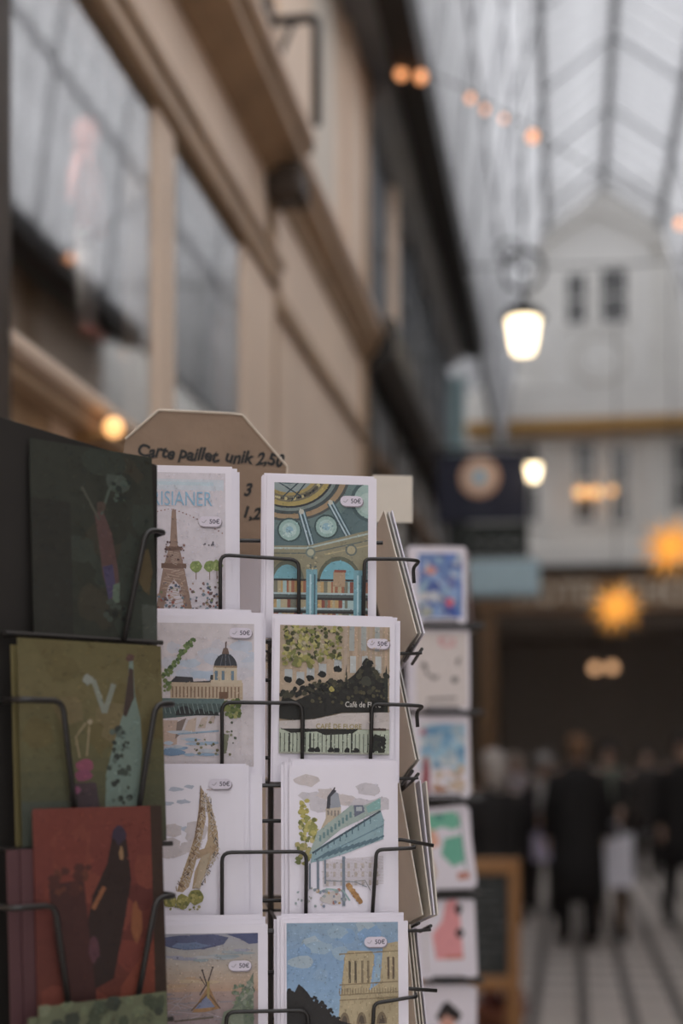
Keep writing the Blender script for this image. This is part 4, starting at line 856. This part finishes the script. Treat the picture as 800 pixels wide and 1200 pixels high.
g = new_art('P4', 504, 950, 556, 1038); g.rect(0, 0, 900, 900, (172, 160, 146)); g.poly([(509, 956), (545, 956), (550, 972), (540, 978), (528, 972), (512, 976)], (84, 156, 132)); g.poly([(528, 986), (548, 984), (548, 1016), (534, 1020), (522, 1004)], (78, 150, 128)); g.blob(514, 985, 9, (190, 140, 118), ry=12); g.blob(525, 960, 4, (46, 110, 104)); g.blob(508, 1020, 6, (176, 150, 120), ry=12); g.rect(538, 1028, 552, 1036, (160, 96, 76)); g.line([(549, 956), (549, 1026)], 1.6, (60, 110, 100))
g = new_art('P5', 494, 1052, 557, 1144); g.rect(0, 0, 900, 900, (176, 168, 164)); g.poly([(526, 1058), (538, 1056), (542, 1075), (544, 1124), (512, 1126), (508, 1096), (520, 1082)], (192, 122, 126)); g.blob(540, 1068, 4.6, (34, 32, 32), ry=6); g.blob(541, 1096, 4.6, (34, 32, 32), ry=6); g.rect(522, 1122, 544, 1126, (176, 96, 76)); g.line([(500, 1070), (500, 1140)], 1.5, (150, 146, 140))
g = new_art('P6', 499, 1158, 556, 1255); g.rect(0, 0, 900, 900, (116, 150, 158)); g.blob(525, 1190, 14, (36, 32, 32), ry=13); g.blob(523, 1200, 8, (176, 128, 112), ry=9); g.rect(505, 1212, 548, 1255, (60, 56, 66))
for k, (key, x0, y0, x1, y1, rot, lab) in enumerate(pc):
    lab2 = ('blue dabs postcard', 'line sketch postcard', 'red figure postcard', 'green shapes postcard', 'pink shape postcard', 'dark-haired head postcard')[k]
    ly = -.12; p0, t = l2((x0+x1)/2, y1, ly); p1, _ = l2((x0+x1)/2, y0, ly); S = FPX/t; w = (x1-x0)/S; h = p1.z-p0.z; rr = math.radians(rot)
    o = ob('postcard', card_mesh(w, h, .001, 'paper', .006)); o.matrix_world = M2 @ Matrix.Translation((p0.x, ly, p0.z+abs(math.sin(rr))*w/2+.0005)) @ Matrix.Rotation(-.05, 4, 'X') @ Matrix.Rotation(-rr, 4, 'Y')
    tag(o, lab, 'postcard', 'postcards on the blurred rack'); ART[key].build(o, (x0+x1)/2, y1, S, -.00012)
    for j, dx in ((1, -.006), (2, -.011)):
        b = ob('postcard', o.data); b.matrix_world = M2 @ Matrix.Translation((p0.x+dx, ly+.004*j, p0.z+.001*j+abs(math.sin(rr*.4))*w/2)) @ Matrix.Rotation(-.05, 4, 'X') @ Matrix.Rotation(-rr*.4, 4, 'Y')
        tag(b, 'spare postcard %s the %s' % (ordinal[j-1], lab2), 'postcard', 'postcards on the blurred rack')
    z = p0.z-.004; g = G(); g.tube([(-.052, ly-.003, z), (.052, ly-.003, z)], .003, 6); g.tube([(-.052, ly+.014, z), (.052, ly+.014, z)], .003, 6); g.box(-.05, .05, ly+.016, .0, z-.004, z+.006)
    for s in (-1, 1): g.tube([(s*.052, ly-.003, z), (s*.052, .08, z)], .003, 6)
    g.build('shelf', 'wire_black', r2)
    g = G(); g.tube(fillet([(-.03+p0.x, ly-.005, z), (-.03+p0.x, ly-.007, z+.009), (.03+p0.x, ly-.007, z+.009), (.03+p0.x, ly-.005, z)], .006), .002, 6); g.build('front_wire', 'wire_black', r2)
# side cards of that rack: a pink one at the top and a pale one lower, turned away
mat('card_rose', (.42, .30, .30), .6)
for px0, y0, y1, m, lab in ((556, 643, 728, 'card_rose', 'dusty pink card turned sideways on the right of the blurred rack'), (556, 853, 930, 'paper_cream', 'cream card turned sideways low on the right of the blurred rack')):
    P = M2i @ at(px0-6, y1, T2+.01); hh = (y1-y0)/FPX*T2
    o = ob('postcard', card_mesh(.10, hh, .001, m, .006)); o.matrix_world = M2 @ Matrix.Translation((P.x+.014, P.y+.066, P.z)) @ Matrix.Rotation(math.radians(80), 4, 'Z') @ Matrix.Rotation(-.05, 4, 'X')
    tag(o, lab, 'postcard', 'postcards on the blurred rack')
    G().box(P.x+.003, P.x+.030, P.y+.014, P.y+.115, P.z-.006, P.z-.001).build('side_shelf', 'wire_black', r2)

# ================================================================ things in the passage
# --- blackboard easel
T3 = 6.9; p = at(586, 1005, T3); q = at(610, 1005, T3)
xr_ = 610; wB = .62
pr = at(609, 885, T3); pr.z = 0; MBd = empty('a_frame_blackboard', pr, YAW); tag(MBd, 'orange wooden pavement blackboard behind the postcard rack', 'blackboard')
zt = at(600, 1006, T3).z; zb = at(600, 1146, T3).z; bw = .055
for x in (-wB, -bw): box('post', x, x+bw, -.02, .02, 0, zt, 'orange_wood', MBd, .006)
box('rail', -wB+bw, -bw, -.02, .02, zt-.075, zt, 'orange_wood', MBd, .006); box('rail', -wB+bw, -bw, -.02, .02, zb-.06, zb+.01, 'orange_wood', MBd, .006)
box('slate', -wB+bw, -bw, -.004, .008, zb+.01, zt-.075, 'blackboard', MBd)
g = G(); rn = random.Random(3)
for k in range(9):
    z = zt-.13-k*.05; x = -wB+.10
    while x < -.12:
        L = rn.uniform(.03, .09); g.tube([(x+L*i/5, -.0055, z+rn.uniform(-.008, .008)) for i in range(6)], .0018, 4); x += L+.025
mat('chalk', (.35, .36, .36), .9); g.build('chalk_marks', 'chalk', MBd)
for x in (-wB+.01, -bw+.01): G().box(-.015, .015, -.012, .012, 0, 1.04, Matrix.Translation((x+.02, .40, 0)) @ Matrix.Rotation(math.radians(20), 4, 'X')).build('rear_leg', 'orange_wood', MBd)
# planter seen between its legs
pp = at(584, 1200, 7.6); pp.z = 0
pl_ = empty('flower_pot', pp); tag(pl_, 'terracotta pot with a dark red plant between the blackboard legs', 'flower pot')
mat('terracotta', (.30, .12, .07), .8); mat('plant_red', (.16, .04, .03), .7); mat('soil', (.03, .022, .018), .9)
G().lathe([(.10, 0), (.14, .22), (.15, .22), (.15, .26), (.13, .26), (.12, .20)], 18).build('pot', 'terracotta', pl_, True)
g = G(); rn = random.Random(5)
for k in range(40):
    an = rn.uniform(0, 2*PI); r_ = rn.uniform(.02, .16); z = rn.uniform(.26, .46); c = Vector((r_*math.cos(an), r_*math.sin(an), z)); d = Vector((rn.uniform(-1, 1), rn.uniform(-1, 1), rn.uniform(.2, 1)))*.05; s_ = Vector((-d.y, d.x, 0)).normalized()*.02
    g.add([c-d, c+s_, c+d, c-s_], [(0, 1, 2, 3)])
    g.tube([(0, 0, .2), c], .003, 4)
g.build('foliage', 'plant_red', pl_)

# --- hanging signs of the second shop
YS = 11.2
def sx_(px): return on_y(px, 600, YS).x
def sz_(py): return on_y(560, py, YS).z
sg = empty('hanging_sign', (0, YS, 0)); tag(sg, 'navy hanging sign with an orange ring emblem over a dark green panel', 'sign')
G().box(sx_(512), sx_(619), -.02, .02, sz_(612), sz_(532), ch=.006).build('navy_panel', 'navy', sg)
G().box(sx_(530), sx_(619), -.02, .02, sz_(653), sz_(614), ch=.006).build('green_panel', 'dark_green', sg)
mat('emblem_orange', (.85, .50, .32), .5); mat('emblem_blue', (.45, .62, .72), .5); mat('emblem_pale', (.85, .66, .52), .5)
cx_, cz_ = sx_(562), sz_(560); RM = Matrix.Translation((cx_, -.021, cz_)) @ Matrix.Rotation(PI/2, 4, 'X')
G().lathe([(.155, -.003), (.155, .004)], 28, M=RM).build('emblem_ring', 'emblem_orange', sg); G().lathe([(.115, .004), (.115, .007)], 28, M=RM).build('emblem_band', 'emblem_pale', sg); G().lathe([(.06, .007), (.06, .012)], 24, M=RM).build('emblem_centre', 'emblem_blue', sg)
g = G(); rn = random.Random(9)
g.tube([(sx_(548)+i*.012, -.022, sz_(598)+.01*math.sin(i*1.3)) for i in range(16)], .006, 4); g.build('emblem_caption', 'slate', sg)
g = G(); g.tube([(sx_(552)+i*.011, -.022, sz_(638)+.045*math.sin(i*.9)*math.sin(i*.37+1)) for i in range(38)], .006, 4); g.build('cursive_lettering', 'chalk', sg)
g = G(); g.tube([(XL, 0, sz_(526)), (sx_(628), 0, sz_(526))], .018, 8)
for px in (520, 612): g.tube([(sx_(px), 0, sz_(526)), (sx_(px), 0, sz_(533))], .008, 6)
for px in (535, 612): g.tube([(sx_(px), 0, sz_(612)), (sx_(px), 0, sz_(616))], .008, 6)
g.build('bracket', 'iron_dark', sg)
sb = empty('shop_sign', (0, YS+.1, 0)); tag(sb, 'pale blue box sign below the navy hanging sign', 'sign')
G().box(sx_(548), sx_(632), -.14, .14, sz_(698), sz_(657), ch=.015).build('box', 'pale_blue', sb)
g = G(); g.tube([(XL, 0, sz_(655)), (sx_(628), 0, sz_(655))], .016, 8); g.build('bracket', 'iron_dark', sb)

# --- iron bracket high on the cream wall
a0 = on_x(312, 25, XL-.03); ib = empty('iron_bracket', (0, 0, 0)); tag(ib, 'black iron bracket high on the cream upper wall', 'bracket')
y_ = on_x(318, 25, XL).y; z_ = 5.05
e_ = at(372, 25, (on_x(318, 25, XL)).dot(F)); zA = e_.z; zB = at(372, 150, e_.dot(F)).z
G().tube(fillet([(XL-.004, y_, zA), (e_.x, y_, zA), (e_.x, y_, zB)], .03), .022, 8).build('arm', 'iron_dark', ib, True)
G().tube([(XL-.004, y_, zA-.25), ((XL+e_.x)/2, y_, zA)], .014, 8).build('brace', 'iron_dark', ib)
G().box(XL-.0295, XL-.002, y_-.06, y_+.06, zA-.32, zA+.1).build('wall_plate', 'iron_dark', ib)

# --- large lantern
def lantern(px, py, y, size, mlamp, label, top, cat='lantern'):
    P = on_y(px, py, y); o = empty('lantern', P); tag(o, label, cat)
    s = size
    G().lathe([(.02*s, -.62*s), (.28*s, -.55*s), (.36*s, -.25*s), (.40*s, .1*s), (.46*s, .38*s), (.40*s, .42*s)], 16).build('glass_globe', mlamp, o, True)
    G().lathe([(.60*s, .36*s), (.62*s, .46*s), (.46*s, .66*s), (.20*s, .82*s), (.12*s, .95*s), (.06*s, 1.05*s)], 16).build('cap', 'iron_dark', o, True)
    g = G(); g.tube([(0, 0, .9*s), (0, 0, top-P.z)], .012, 6)
    if s > .2: g.tube([(.17*math.cos(k*PI/10), 0, 1.75*s+.17*math.sin(k*PI/10)) for k in range(21)], .02, 6); g.tube([(.09*math.cos(k*PI/8)-.12, 0, 2.3*s+.09*math.sin(k*PI/8)) for k in range(17)], .014, 6)
    g.build('hanger', 'iron_dark', o); return o
lantern(613, 390, 12.0, .30, 'lamp_warm', 'glowing white lantern hanging below the glass roof before the gable', 10.2)
L = lantern(625, 552, YS-.15, .13, 'lamp_warm', 'small glowing lamp at the right edge of the navy sign', sz_(526))
G().tube([(sx_(627), .0, sz_(526)), (sx_(627), -.02, sz_(526)), (L.location.x, -.15, sz_(526))], .012, 6).build('lamp_arm', 'iron_dark', sg)
# --- wall globes on the white house
for k, (px, py, r_, lab) in enumerate(((680, 577, .085, 'left of three dim globe lamps between the lower house windows'), (697, 577, .085, 'middle of three dim globe lamps between the lower house windows'), (717, 575, .06, 'right of three dim globe lamps between the lower house windows'))):
    P = on_y(px, py, YE-.40); o = empty('globe_lamp', P); tag(o, lab, 'lamp', 'globe lamps on the white house')
    G().ball((0, 0, 0), r_).build('globe', 'lamp_amber', o, True); G().tube(fillet([(0, .0, -r_), (0, 0, -r_-.06), (0, .39, -r_-.06)], .03), .012, 6).build('arm', 'gold', o)
for k, (px, py, lab) in enumerate(((697, 783, 'left one of two round lamps glowing in the dark passage mouth'), (717, 782, 'right one of two round lamps glowing in the dark passage mouth'))):
    P = on_y(px, py, YE+2.0); o = empty('globe_lamp', P); tag(o, lab, 'lamp', 'lamps in the dark passage mouth')
    G().ball((0, 0, 0), .085).build('globe', 'lamp_dim', o, True); G().tube([(0, 0, .08), (0, 0, zs0+.1-P.z)], .008, 6).build('cord', 'iron_dark', o)
# --- star lanterns
def star(px, py, y, r, label):
    P = on_y(px, py, y); o = empty('star_lantern', P); tag(o, label, 'star lantern', 'golden star lanterns'); n = 26; ga = PI*(3-5**.5)
    G().ball((0, 0, 0), r*.26).build('core', 'star_core', o, True)
    for k in range(n):
        z = 1-2*(k+.5)/n; rr = math.sqrt(1-z*z); d = Vector((rr*math.cos(ga*k), rr*math.sin(ga*k), z)); u = d.orthogonal().normalized(); v = d.cross(u); b = d*r*.22
        mk('ray', [b+u*r*.13, b+v*r*.13, b-u*r*.13, b-v*r*.13, d*r], [(0, 1, 4), (1, 2, 4), (2, 3, 4), (3, 0, 4)], 'star_ray', o)
    G().tube([(0, 0, r*.9), (0, 0, 6.03-P.z)], .006, 6).build('cord', 'iron_dark', o)
star(722, 712, 13.0, .29, 'golden star lantern over the middle of the sign band'); star(786, 642, 13.0, .33, 'golden star lantern higher up at the right edge')
o = G().tube([(-.92, 13.0, 6.06), (XC, 13.0, 6.0), (XR-.42, 13.0, 6.06)], .008, 6).build('suspension_cable', 'iron_dark'); tag(o, 'thin dark cable across the passage that carries the golden stars', 'cable')
# --- string of orange bulbs
Yg = 8.9; bp = [(425, 62), (470, 85), (493, 90), (551, 115), (568, 128), (590, 139), (624, 160)]
pw = [on_y(px, py, Yg) for px, py in [(440, 70)]+bp[1:]]; pw[0].x = -1.03
tail = [on_y(px, py, Yg) for px, py in ((668, 190), (720, 222), (797, 262))]; full = pw+tail+[Vector((XR-.3, Yg, 4.9)), Vector((XR, Yg, 5.2))]
lg = empty('string_light', (0, 0, 0)); tag(lg, 'string of orange bulbs sagging across the passage from the dark gutter', 'string lights')
G().tube([(-1.09, Yg, 5.98)]+[v+Vector((0, 0, .045)) for v in full], .005, 5).build('cable', 'iron_dark', lg)
for k, v in enumerate(full[1:7]+[tail[2]]):
    if k == 4: r_ = .016
    else: r_ = (.036, .032, .021, .018, .014, .030, .026)[k]
    b = G().ball(v, r_, 12, 8, (1, 1, 1.2)).build('bulb', 'bulb_orange', lg, True); G().tube([v+Vector((0, 0, r_*.9)), v+Vector((0, 0, .05))], .009, 6).build('socket', 'iron_dark', b)
# --- lamp glowing in the shop behind the glass, seen past the board
P = on_x(133, 501, XL+.10); o = empty('wall_lamp', P); tag(o, 'small amber lamp on the planks under the first shop window', 'lamp')
G().ball((0, 0, 0), .028).build('globe', 'lamp_amber', o, True); G().tube([(0, 0, -.02), (-.11, 0, -.02)], .007, 6).build('arm', 'gold', o)
P = on_x(152, 416, XL-.45); o = empty('pendant_lamp', P); tag(o, 'faint orange lamp hanging inside the first shop window', 'lamp')
G().ball((0, 0, 0), .035).build('globe', 'lamp_dim', o, True); G().tube([(0, 0, .03), (0, 0, 3.62-P.z)], .004, 6).build('cord', 'iron_dark', o)

# --- puppets hanging in the shop windows
def puppet(px, py0, py1, xw, mb, ml, label):
    T = on_x(px, py0, xw); B_ = on_x(px, py1, xw); H = T.z-B_.z; o = empty('hanging_puppet', B_); tag(o, label, 'puppet', 'puppets in the shop window'); s = H
    G().ball((0, 0, .93*s), .075*s, 12, 9, (.9, .8, 1.15)).build('head', mb, o, True)
    G().rings([(0, 0, .86*s, .03*s, .03*s), (0, 0, .82*s, .045*s, .07*s), (0, 0, .70*s, .042*s, .055*s), (0, 0, .58*s, .04*s, .045*s), (0, 0, .46*s, .05*s, .075*s)], 12).build('tunic', mb, o, True)
    for d in (-1, 1):
        G().tube([(0, d*.09*s, .81*s), (0, d*.17*s, .68*s), (0, d*.22*s, .54*s)], [.03*s, .026*s, .02*s], 8).build('arm', mb, o, True)
        G().tube([(0, d*.05*s, .48*s), (0, d*.06*s, .25*s), (0, d*.055*s, .03*s)], [.042*s, .034*s, .024*s], 8).build('leg', ml, o, True)
        G().ball((.03*s, d*.055*s, .02*s), .035*s, 8, 6, (1.5, 1, .7)).build('shoe', mb, o, True)
    G().tube([(0, 0, .99*s), (-.02, 0, 3.62-B_.z)], .003, 5).build('string', 'iron_dark', o)
puppet(102, 140, 398, XL-.045, 'puppet_rose', 'puppet_white', 'rose and white string puppet hanging inside the first shop window pane')
puppet(257, 372, 482, XL-.04, 'puppet_brown', 'puppet_brown', 'small brown string puppet low inside the second shop window pane')

sl = empty('added_spotlight', (XL-.10, 3.35, 3.60)); tag(sl, 'small made-up spotlight under the shop ceiling, added to light the rose puppet', 'lamp')
G().tube([(0, 0, .02), (0, 0, -.05)], [.012, .03], 10).build('shade', 'iron_dark', sl)
G().ball((0, 0, -.055), .018, 10, 6).build('bulb', 'lamp_warm', sl, True)
ld = bpy.data.lights.new('spot_glow', 'SPOT'); ld.energy = 17; ld.color = (1, .9, .8); ld.spot_size = 2.2; ld.spot_blend = .5; ld.shadow_soft_size = .02  # unseen spotlight, added so the puppet shows through the glass
lo = bpy.data.objects.new('glow', ld); C.objects.link(lo); lo.parent = sl; lo.location = (0, 0, -.08); lo.rotation_euler = (math.radians(25), 0, 0)

# ================================================================ people
def person(px, py_feet, t, rz, height, label, coat, coat_len, trousers, hair, scarf=None, stride=.16, arms=((.05, 0, 0), (.05, 0, 0)), hair_long=False, hat=None):
    P = at(px, py_feet, t); P.z = 0
    root = empty('person', P, rz); tag(root, label, 'person'); k = height/1.75
    def cm(name, rgb): return mat(name+'_%d_%d_%d' % tuple(int(v*1000) for v in rgb), rgb, .8)
    J = []; E = []; Rr = []
    def jv(p, r): J.append(Vector(p)*k); Rr.append((r*k, r*k)); return len(J)-1
    def je(a, b): E.append((a, b))
    pel = jv((0, 0, .95), .13); sp = jv((0, .01, 1.12), .12); ch_ = jv((0, .01, 1.33), .13); nk = jv((0, .01, 1.48), .052); hb_ = jv((0, -.005, 1.56), .062); hm = jv((0, -.01, 1.645), .085); ht = jv((0, .0, 1.71), .06)
    for a, b in ((pel, sp), (sp, ch_), (ch_, nk), (nk, hb_), (hb_, hm), (hm, ht)): je(a, b)
    limbs = []; legs = []
    hands = []
    for s, (fw, sp_, up_) in zip((-1, 1), arms):
        sh = jv((s*.17, .01, 1.41), .06); el = jv((s*(.235+sp_*.25), .03-fw*.3, 1.14), .043); wr_ = jv((s*(.235+sp_), -.04-fw, .91+up_), .030); pm = jv((s*(.232+sp_), -.055-fw, .85+up_), .030); hands.append(Vector((s*(.225+sp_), -.06-fw, .78+up_))*k)
        je(ch_, sh); je(sh, el); je(el, wr_); je(wr_, pm); limbs.append([J[sh].copy(), J[el].copy(), J[wr_].copy()])
        for q in range(4):
            b1 = jv((s*(.228+sp_), -.085-fw+q*.019, .80+up_), .0095); b2 = jv((s*(.22+sp_), -.087-fw+q*.018, .757+up_-.006*(q in (1, 2))), .008); je(pm, b1); je(b1, b2)
        t1 = jv((s*(.222+sp_), -.095-fw, .845+up_), .010); t2 = jv((s*(.215+sp_), -.112-fw, .81+up_), .009); je(pm, t1); je(t1, t2)
    for s in (-1, 1):
        st = stride*s
        hp = jv((s*.085, 0, .90), .088); kn = jv((s*.095, -st*.55-.02, .50), .058); an = jv((s*.095, -st*1.0+.02, .09), .038); he = jv((s*.095, -st*1.0+.02, .045), .036); to = jv((s*.105, -st-.15, .032), .028)
        je(pel, hp); je(hp, kn); je(kn, an); je(an, he); je(he, to); legs.append([J[hp].copy(), J[kn].copy(), J[an].copy(), J[to].copy()])
    me = bpy.data.meshes.new('body'); me.from_pydata([tuple(v) for v in J], E, []); o = bpy.data.objects.new('tmp', me); C.objects.link(o)
    sk = o.modifiers.new('skin', 'SKIN'); sk.use_smooth_shade = True; su = o.modifiers.new('sub', 'SUBSURF'); su.levels = su.render_levels = 1
    for i, v in enumerate(me.skin_vertices[0].data): v.radius = Rr[i]; v.use_root = (i == 0)
    dg = bpy.context.evaluated_depsgraph_get(); dg.update(); bme = bpy.data.meshes.new_from_object(o.evaluated_get(dg)); bpy.data.objects.remove(o)
    # face: nose, brow, eyes, ears and mouth joined into the one body mesh
    g = G(); g.add([v.co for v in bme.vertices], [tuple(p.vertices) for p in bme.polygons]); nf = len(g.f)
    g.ball((0, -.098*k, 1.628*k), .014*k, 8, 6, (.8, 1.2, 1.5))
    for s in (-1, 1): g.ball((s*.083*k, 0, 1.635*k), .022*k, 8, 6, (.4, .8, 1.3))
    ns = len(g.f)
    for s in (-1, 1): g.ball((s*.032*k, -.088*k, 1.65*k), .010*k, 8, 6)
    g.tube([(-.024*k, -.084*k, 1.592*k), (0, -.091*k, 1.59*k), (.024*k, -.084*k, 1.592*k)], .005*k, 6)
    bd = g.build('body', 'skin', root, True); bd.data.materials.append(MATS['dark_brown'])
    for i in range(ns, len(g.f)): bd.data.polygons[i].material_index = 1
    cmn = cm('coat', coat); hem = (1.0-coat_len)*k
    g = G()
    prf = [(0, .01, 1.50, .065, .06), (0, .01, 1.465, .12, .085), (0, .01, 1.42, .20, .115), (0, .01, 1.32, .215, .145), (0, .01, 1.15, .195, .145), (0, .01, 1.0, .205, .155)]
    prf = [(a*k, b*k, c*k, d*k, e*k) for a, b, c, d, e in prf]
    g.rings(prf+[(0, .01*k, .5*(1.0*k+hem), .225*k, .17*k+abs(stride)*.25), (0, .01*k, hem, .24*k, .18*k+abs(stride)*.45)], 18)
    for lb in limbs: g.tube([lb[0]+Vector((0, 0, .01)), lb[0]*.5+lb[1]*.5, lb[1], lb[2]], [.078*k, .068*k, .06*k, .05*k], 10)
    g.build('coat', cmn, root, True)
    for lg_ in legs:
        G().tube([lg_[0], lg_[0]*.5+lg_[1]*.5, lg_[1], lg_[1]*.5+lg_[2]*.5, lg_[2]+Vector((0, 0, -.02))], [.105*k, .092*k, .075*k, .066*k, .058*k], 12).build('trouser_leg', cm('trousers', trousers), root, True)
        c = (lg_[2]+lg_[3])/2; c.z = .045*k; G().ball(c, .05*k, 12, 8, (.95, 2.7, .9)).build('shoe', 'near_black', root, True)
    g = G(); rs = []
    hz_ = ((1.44 if hair_long else 1.57), 1.60, 1.65, 1.70, 1.735, 1.755)
    for z, rx, ry, oy in zip(hz_, (.085, .093, .098, .092, .066, .02), (.06, .075, .088, .090, .066, .02), (.05, .04, .022, .012, .01, .01)): rs.append((0, oy*k, z*k, rx*k, ry*k))
    g.rings(rs, 16); g.build('hair', cm('hair', hair), root, True)
    if scarf:
        g = G(); g.tube([(.10*k*math.cos(a*PI/8), .01+.085*k*math.sin(a*PI/8), (1.47+.015*math.sin(a))*k) for a in range(17)], .045*k, 8); g.box(-.10*k, .02*k, -.17*k, -.13*k, 1.10*k, 1.45*k, ch=.01); g.box(-.17*k, .15*k, .13*k, .175*k, 1.22*k, 1.46*k, ch=.012)
        g.build('scarf', cm('scarf', scarf), root, True)
    if hat:
        G().rings([(0, .01*k, 1.675*k, .105*k, .105*k), (0, .01*k, 1.72*k, .112*k, .11*k), (0, .01*k, 1.77*k, .085*k, .085*k), (0, .01*k, 1.80*k, .03*k, .03*k)], 16).build('hat', cm('hat', hat), root, True)
    return [Matrix.Translation(P) @ Matrix.Rotation(rz, 4, 'Z') @ h_ for h_ in hands]
blk = (.018, .016, .016); dkb = (.03, .024, .022)
person(676, 1112, 11.9, PI+.15, 1.78, 'brown-haired person in a long black coat walking away, left of the white bag', blk, .62, blk, (.20, .11, .06), stride=.10)
h1 = person(713, 1100, 12.5, YAW-.05, 1.72, 'person with a grey-green scarf and tan trousers holding the white bag', (.035, .032, .030), .18, (.20, .14, .10), dkb, scarf=(.20, .22, .18), stride=.14, hair_long=True, arms=((.24, -.17, .24), (.24, -.17, .24)))
person(577, 1060, 9.6, YAW+PI+.5, 1.64, 'grey-haired person in a black coat just right of the postcard rack', blk, .50, blk, (.42, .38, .35), stride=.08, hair_long=True)
person(604, 1052, 15.0, .4, 1.62, 'fair-haired person in dark clothes behind the grey-haired one', (.09, .07, .07), .30, dkb, (.40, .33, .28), scarf=(.45, .40, .42), stride=.1)
h2 = person(637, 1045, 14.2, YAW, 1.58, 'person in a pale puffy hood and dark clothes beside the black coat', (.035, .03, .033), .35, dkb, (.34, .32, .31), hat=(.42, .40, .39), scarf=(.40, .38, .37), stride=.1, hair_long=True, arms=((.22, -.16, .18), (.05, 0, 0)))
person(800, 1060, 13.4, .2, 1.80, 'person in black at the right edge of the photo', blk, .45, blk, dkb, stride=.12)
person(757, 1040, 18.5, .1, 1.70, 'distant person in dark clothes right of the white bag', dkb, .35, dkb, dkb, stride=.1)

def bag(hand_, w, h, m, label):              # a carrier bag whose handles run up into the hand
    top = h*1.12; o = empty('shopping_bag', hand_-Vector((0, 0, top-.015)), YAW); tag(o, label, 'bag'); d = w*.36; ww = w/2; g = G()
    V = [(-ww, -d/2, 0), (ww, -d/2, 0), (ww, d/2, 0), (-ww, d/2, 0), (-ww*.97, -d*.32, h*.95), (0, -d*.45, h*.84), (ww*.97, -d*.32, h*.95), (ww*.97, d*.32, h*.95), (0, d*.45, h*.84), (-ww*.97, d*.32, h*.95), (-ww*.88, 0, h*.45), (ww*.88, 0, h*.45)]
    g.add(V, [(3, 2, 1, 0), (0, 1, 6, 5, 4), (2, 3, 9, 8, 7), (1, 2, 11), (2, 7, 11), (7, 6, 11), (6, 1, 11), (3, 0, 10), (0, 4, 10), (4, 9, 10), (9, 3, 10)])
    g.build('sack', m, o)
    for s in (-1, 1): G().tube(fillet([(-ww*.5, s*d*.36, h*.86), (-ww*.2, s*d*.1, top), (ww*.2, s*d*.1, top), (ww*.5, s*d*.36, h*.86)], .05), .008, 6).build('handle', m, o)
bag((h1[0]+h1[1])/2, .335, .49, 'bag_white', 'white carrier bag hanging between two walking people')
bag(h2[0], .17, .28, 'bag_lilac', 'small lilac bag carried near the pale hood')
